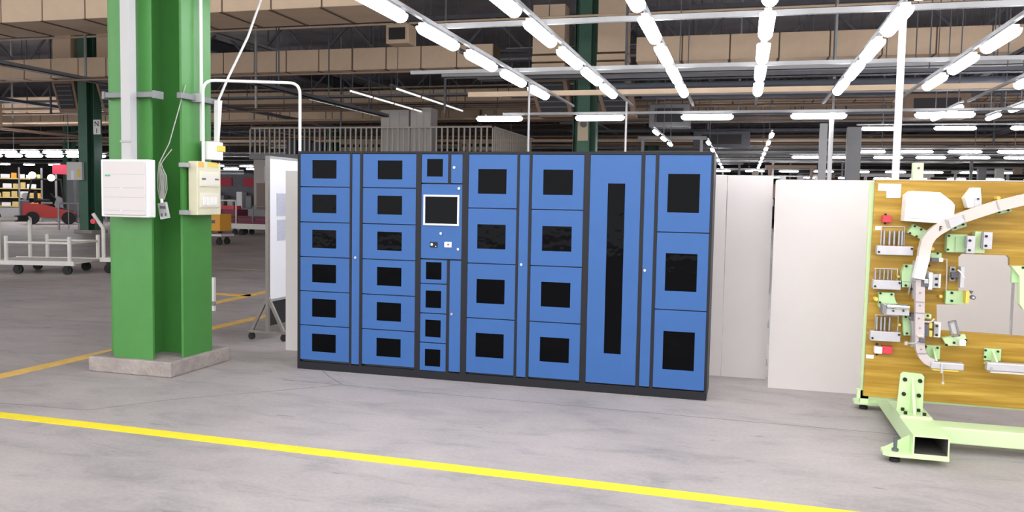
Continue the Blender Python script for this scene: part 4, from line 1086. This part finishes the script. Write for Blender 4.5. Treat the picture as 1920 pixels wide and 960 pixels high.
text('1', (-23.275, 25.873, 3.74), 0.26, M_RUBBER, t)
t = thing('wall_box', 'light grey electrical box on the dark column behind the trolley', 'electrical box', (-24.07, 25.65, 1.98))
MB().box(-24.42, -23.72, 25.60, 25.735, 1.98, 2.66, 0.02).build('housing', mat('pale_box', (206, 204, 202), 0.5), t)
MB().box(-24.2, -24.07, 25.59, 25.602, 2.0, 2.34).build('label', M_PAPER, t)
MB().box(-23.92, -23.80, 25.59, 25.602, 2.1, 2.4).build('label', M_YEL, t)
t = thing('cream_plate', 'cream and green painted plate on the column behind the lockers', 'sign', (-4.95, 25.5, 3.3))
MB().box(-5.05, -4.72, 25.70, 25.73, 3.42, 4.0).build('plate', mat('plate_cream', (196, 180, 150), 0.6), t)
MB().cyl((-4.86, 25.70, 3.93), (-4.86, 25.62, 3.93), 0.10, 12).build('camera_dome', M_DGREY, t)

# ------------------------------------------------------------------ left background: trolley, carts, forklift, shelf
def wheel(t, x, y, r, off, name='caster'):
    MB().cyl((x, y - 0.03, r), (x, y + 0.03, r), r, 14).box(x - 0.035, x + 0.035, y - 0.045, y + 0.045, r * 0.9, r * 2 + 0.03).build(name, M_RUBBER, t, off=off)
t = thing('platform_trolley', 'white tubular platform trolley on casters in the left aisle', 'trolley', (-12.84, 12.29, 0), None, R(14))
Z0 = (0, 0, 0)
WT = mat('trolley_white', (216, 212, 204), 0.5, 0, 0.06, 6)
MB().box(-0.62, 1.08, -0.06, 0.96, 0.20, 0.235).box(-0.62, 1.08, -0.08, -0.02, 0.17, 0.25).box(-0.62, 1.08, 0.92, 0.98, 0.17, 0.25).build('deck', WT, t, off=Z0)
for x, y in ((-0.20, -0.03), (0.0, 0.93), (0.98, -0.03), (1.00, 0.93)):
    MB().cyl((x, y, 0.2), (x, y, 0.70), 0.036, 10).build('stake', WT, t, True, off=Z0)
MB().cyl((-0.20, -0.03, 0.58), (0.98, -0.03, 0.58), 0.024, 10).build('side_rail', WT, t, True, off=Z0)
MB().cyl((0.0, 0.93, 0.58), (1.0, 0.93, 0.58), 0.024, 10).build('side_rail', WT, t, True, off=Z0)
MB().cyl((0.98, -0.03, 0.58), (1.0, 0.93, 0.58), 0.024, 10).build('side_rail', WT, t, True, off=Z0)
MB().tube(arc_path([(-0.34, -0.03, 0.2), (-0.34, -0.03, 1.0), (-0.34, 0.93, 1.0), (-0.34, 0.93, 0.2)], 0.05, 4), 0.038, 10).build('push_handle', WT, t, True, off=Z0)
MB().cyl((-0.34, 0.50, 1.0), (-0.34, 0.80, 1.0), 0.06, 10).build('grip', M_RUBBER, t, True, off=Z0)
for x, y in ((0.0, 0.0), (0.92, 0.0), (-0.18, 0.90), (0.78, 0.90)): wheel(t, x, y, 0.085, Z0)
t = thing('parts_cart', 'white parts cart with curved red-gripped handle left of the column', 'cart', (-11.62, 13.35, 0), None, R(10))
MB().box(-0.1, 1.3, -0.35, 0.35, 0.22, 0.30).build('deck', WT, t, off=Z0)
MB().tube(arc_path([(-0.05, -0.30, 0.25), (-0.05, -0.30, 0.85), (-0.18, -0.30, 1.02), (-0.25, -0.30, 1.12)], 0.05, 4), 0.035, 10).build('handle', WT, t, True, off=Z0)
MB().cyl((-0.22, -0.36, 0.98), (-0.22, -0.24, 0.98), 0.05, 10).build('red_grip', M_RED, t, off=Z0)
MB().tube(arc_path([(-0.05, 0.30, 0.25), (-0.05, 0.30, 1.15), (0.9, 0.30, 1.15), (0.9, 0.30, 0.25)], 0.06, 4), 0.03, 10).box(-0.05, 0.9, 0.28, 0.32, 0.58, 0.63).box(-0.05, 0.9, 0.28, 0.32, 0.82, 0.86).build('back_frame', WT, t, True, off=Z0)
for x, y in ((0.05, -0.28), (0.05, 0.28), (1.15, -0.28), (1.15, 0.28)): wheel(t, x, y, 0.09, Z0)
# yellow box cart and maroon carts seen between column and whiteboard
t = thing('box_cart', 'orange yellow box on a small white cart just right of the green column', 'cart', (-15.75, 22.27, 0))
MB().box(-0.45, 0.45, -0.3, 0.3, 0.42, 0.95, 0.02).build('box', M_YCART, t, off=Z0)
MB().box(0.05, 0.28, -0.305, -0.29, 0.66, 0.76).build('marking', M_DGREY, t, off=Z0)
MB().box(-0.5, 0.52, -0.33, 0.33, 0.27, 0.33).build('deck', WT, t, off=Z0)
for x in (-0.35, 0.35): wheel(t, x, -0.2, 0.10, Z0); wheel(t, x, 0.2, 0.10, Z0)
for k, (x, y, l) in enumerate(((-19.45, 28.6, 'maroon wire cart with white base, left of the pair before the booth'), (-17.95, 28.5, 'maroon and grey cart with white base, right of the pair before the booth'))):
    t = thing('wire_cart', l, 'cart', (x, y, 0), 'maroon carts in front of the booth')
    MB().box(-0.9, 0.62, -0.45, 0.45, 0.24, 0.30).box(-0.9, 0.62, -0.45, -0.40, 0.30, 0.44).build('base_frame', WT, t, off=Z0)
    MB().box(-0.85, 0.58, -0.38, 0.40, 0.44, 0.74 if k else 0.98).build('load', M_PURPLE, t, off=Z0)
    MB().box(-0.8, 0.5, -0.44, -0.38, 0.66, 0.72).box(-0.8, 0.5, -0.44, -0.38, 0.52, 0.56).build('rail', mat('maroon_dark', (86, 26, 48), 0.5), t, off=Z0)
    MB().tube(arc_path([(-0.15, -0.42, 0.5), (-0.15, -0.42, 1.32 - 0.2 * k), (0.55, -0.42, 1.32 - 0.2 * k), (0.55, -0.42, 0.4)], 0.06, 4), 0.03, 8).build('handle', WT if not k else M_MGREY, t, True, off=Z0)
    MB().box(-0.5, 0.3, -0.2, 0.3, 0.98 if not k else 0.74, 1.12 if not k else 1.0).build('parts', M_RED if not k else M_MGREY, t, off=Z0)
    for xx in (-0.7, 0.45): wheel(t, xx, -0.35, 0.11, Z0); wheel(t, xx, 0.35, 0.11, Z0)
t = thing('stocked_bench', 'grey bench with bottles and bins behind the maroon carts', 'bench', (-22.5, 33.5, 0))
MB().box(-1.9, 1.7, -0.4, 0.4, 0.85, 0.95).box(-1.8, -1.7, -0.35, 0.35, 0, 0.85).box(1.5, 1.6, -0.35, 0.35, 0, 0.85).build('table', M_MGREY, t, off=Z0)
MB().box(-1.9, 1.7, 0.35, 0.4, 0.95, 2.5).build('back_panel', M_DGREY, t, off=Z0)
for j in range(7):
    MB().box(-1.75 + j * 0.48, -1.45 + j * 0.48, -0.2, 0.2, 0.95, 1.35 + 0.35 * ((j * 5) % 3) / 2, 0.03).build('bin', [M_GREY, M_PAPER, M_MGREY][j % 3], t, off=Z0)
for j in range(2):
    MB().box(-1.3 + j * 1.5, -0.4 + j * 1.5, 0.3, 0.36, 1.95, 2.35).build('banner', M_BANNER, t, off=Z0)
t = thing('booth_notice', 'brown wall board with papers on the booth wall left of the whiteboard', 'notice', (-18.95, 30.2, 1.4))
MB().box(-19.3, -18.3, 30.20, 30.24, 0.95, 2.05).build('board', mat('notice_brown', (122, 106, 98), 0.6), t)
MB().box(-18.95, -18.7, 30.20, 30.215, 2.15, 2.75).box(-18.6, -18.35, 30.20, 30.215, 2.1, 2.3).build('paper', M_PRINT, t)

# forklift (long axis along its own x, mast on the +x side)
t = thing('forklift', 'red and black forklift with lit headlights in the left background', 'forklift', (-31.9, 32.43, 0), None, R(45))
b = MB().prism([(-1.15, 0.35), (1.0, 0.25), (1.05, 0.55), (0.2, 0.80), (-0.3, 0.95), (-1.15, 1.0)], -0.5, 0.5)
b.build('body', M_REDP, t, off=Z0)
MB().box(-1.25, -0.85, -0.48, 0.48, 0.4, 1.15, 0.08).build('counterweight', M_DGREY, t, off=Z0)
MB().box(-0.35, 0.10, -0.42, 0.42, 0.95, 1.05, 0.03).build('floor_plate', M_MGREY, t, off=Z0)
MB().cyl((-1.0, -0.35, 1.32), (-1.0, 0.35, 1.32), 0.17, 14).build('gas_cylinder', M_GREY, t, True, off=Z0)
MB().prism([(0.15, 0.9), (0.55, 0.75), (0.50, 1.25), (0.3, 1.35)], -0.4, 0.4).build('dashboard', M_MGREY, t, off=Z0)
MB().box(-0.6, 0.0, -0.3, 0.3, 1.06, 1.18, 0.04).box(-0.68, -0.52, -0.28, 0.28, 1.0, 1.55, 0.04).build('seat', M_RUBBER, t, off=Z0)
for x, y in ((-0.75, -0.46), (-0.75, 0.46), (0.75, -0.46), (0.75, 0.46)):
    MB().cyl((x, y - 0.1, 0.30), (x, y + 0.1, 0.30), 0.30, 16).build('wheel', M_RUBBER, t, True, off=Z0)
b = MB()
for y in (-0.42, 0.42):
    b.tube(arc_path([(-0.95, y, 1.1), (-0.75, y, 2.12), (0.45, y, 2.12), (0.62, y, 0.8)], 0.1, 4), 0.035, 8)
b.build('overhead_guard', M_RUBBER, t, off=Z0)
MB().box(-0.8, 0.5, -0.44, 0.44, 2.10, 2.16).build('roof_bars', M_RUBBER, t, off=Z0)
b = MB()
for y in (-0.3, 0.3): b.box(0.98, 1.10, y - 0.06, y + 0.06, 0.1, 2.6)
for z in (0.5, 1.3, 2.1, 2.55): b.box(1.0, 1.08, -0.3, 0.3, z, z + 0.1)
b.build('mast', M_DGREY, t, off=Z0)
for y in (-0.25, 0.25): MB().box(1.1, 2.1, y - 0.05, y + 0.05, 0.06, 0.11).build('fork', M_DGREY, t, off=Z0)
MB().tube([(0.25, 0, 1.0), (0.15, 0, 1.3)], 0.03, 8).cyl((0.12, 0, 1.30), (0.16, 0, 1.33), 0.19, 16).build('steering_wheel', M_RUBBER, t, off=Z0)
for x in (-0.72, 0.05): MB().cyl((x, -0.47, 2.30 - 0.1 * (x > 0)), (x, -0.60, 2.30 - 0.1 * (x > 0)), 0.16, 12).build('headlight', E_HEAD, t, True, off=Z0)
t = thing('second_forklift', 'red forklift partly cut off at the left edge of the picture', 'forklift', (-33.75, 29.9, 0), None, R(45))
MB().prism([(-1.15, 0.35), (1.0, 0.25), (1.05, 0.65), (0.2, 0.9), (-1.15, 1.0)], -0.5, 0.5).build('body', M_REDP, t, off=Z0)
for x, y in ((-0.75, -0.46), (-0.75, 0.46), (0.75, -0.46), (0.75, 0.46)):
    MB().cyl((x, y - 0.1, 0.33), (x, y + 0.1, 0.33), 0.33, 16).build('wheel', M_RUBBER, t, True, off=Z0)
b = MB()
for y in (-0.42, 0.42): b.tube(arc_path([(-0.95, y, 1.0), (-0.75, y, 2.15), (0.55, y, 2.15), (0.85, y, 0.7)], 0.1, 4), 0.06, 8)
b.build('overhead_guard', M_RUBBER, t, off=Z0)
# shelf with yellow bins
t = thing('bin_shelf', 'tall shelf of yellow and white bins under a red banner at far left', 'shelf', (-35.73, 34.29, 0), None, R(46))
for x in (-2.6, -0.95, 0.05, 1.05): MB().box(x - 0.04, x + 0.04, -0.4, 0.4, 0, 2.75).build('upright', M_MGREY, t, off=Z0)
for z in (0.75, 1.2, 1.65, 2.15): MB().box(-2.6, 1.05, -0.4, 0.4, z, z + 0.05).build('shelf_board', M_BIN, t, off=Z0)
MB().box(-2.6, 1.05, -0.38, 0.4, 0.02, 0.72).build('base_cabinet', M_GREY, t, off=Z0)
MB().box(-2.6, -0.9, -0.44, -0.40, 2.45, 2.75).build('banner', M_BANNER, t, off=Z0)
MB().box(-2.3, -1.0, -0.45, -0.40, 2.2, 2.42).build('orange_strip', M_YCART, t, off=Z0)
MB().box(-2.2, -1.0, -0.44, -0.40, 1.05, 2.12).build('blue_display', M_TBLUE, t, off=Z0)
sh = random.Random(5)
for zi, z in enumerate((0.80, 1.25, 1.70, 2.20)):
    x = -2.45
    while x < 0.85:
        w = sh.uniform(0.22, 0.42)
        if not (zi == 2 and x < -0.95):
            MB().box(x, min(x + w, 1.0), -0.36, 0.2, z, z + sh.uniform(0.16, 0.30), 0.015).build('bin', sh.choice([M_BIN, M_BIN, M_PAPER, M_PAPER, M_GREY, M_MGREY, M_YCART]), t, off=Z0)
        x += w + 0.06
t = thing('red_banner', 'red banner board behind the forklift', 'banner', (-33.0, 36.0, 0), None, R(45))
MB().box(-1.6, 1.0, -0.05, 0.05, 2.45, 2.95).build('sheet', M_BANNER, t, off=Z0)
for x in (-1.5, 0.8): MB().box(x, x + 0.1, -0.03, 0.03, 0, 2.45).build('leg', M_MGREY, t, off=Z0)
for k, (x, y, w, d_, h, l) in enumerate(((-29.6, 35.4, 1.0, 1.0, 2.7, 'dark machine right of the forklift, behind the dark column'), (-27.2, 36.5, 1.4, 1.0, 2.4, 'dark machine behind the dark column, right of the first'), (-38.6, 44, 3.0, 1.0, 2.8, 'dark machine line far behind the shelf'), (-31.5, 43.5, 3.2, 1.0, 2.9, 'dark machine line far behind the forklift'))):
    t = thing('machine', l, 'machine', (x, y, 0))
    MB().box(-w, w, -d_ / 2, d_ / 2, 0, h, 0.04).build('housing', M_DGREY, t, off=Z0)
    for j in range(4):
        MB().box(-w + 0.15 + j * w * 0.48, -w + 0.15 + j * w * 0.48 + w * 0.36, -d_ / 2 - 0.03, -d_ / 2, 0.4 + 0.2 * (j % 2), h - 0.4).build('panel', [M_MGREY, M_LOUV, M_RUBBER, M_LOUV][j], t, off=Z0)
    MB().cyl((-w, -d_ / 2 - 0.05, h + 0.1), (w, -d_ / 2 - 0.05, h + 0.1), 0.05, 8).build('pipe', M_GREY, t, off=Z0)
t = thing('guard_rail', 'white tubular guard rail in front of the dark column', 'guard rail', (-26.4, 27.9, 0), None, R(42))
MB().tube(arc_path([(-0.45, 0, 0), (-0.45, 0, 1.08), (0.6, 0, 1.08), (0.6, 0, 0)], 0.08, 4), 0.04, 8).build('hoop', M_GREY, t, True, off=Z0)
for x in (-0.1, 0.25): MB().cyl((x, 0, 0.02), (x, 0, 1.08), 0.02, 8).build('upright', M_GREY, t, True, off=Z0)
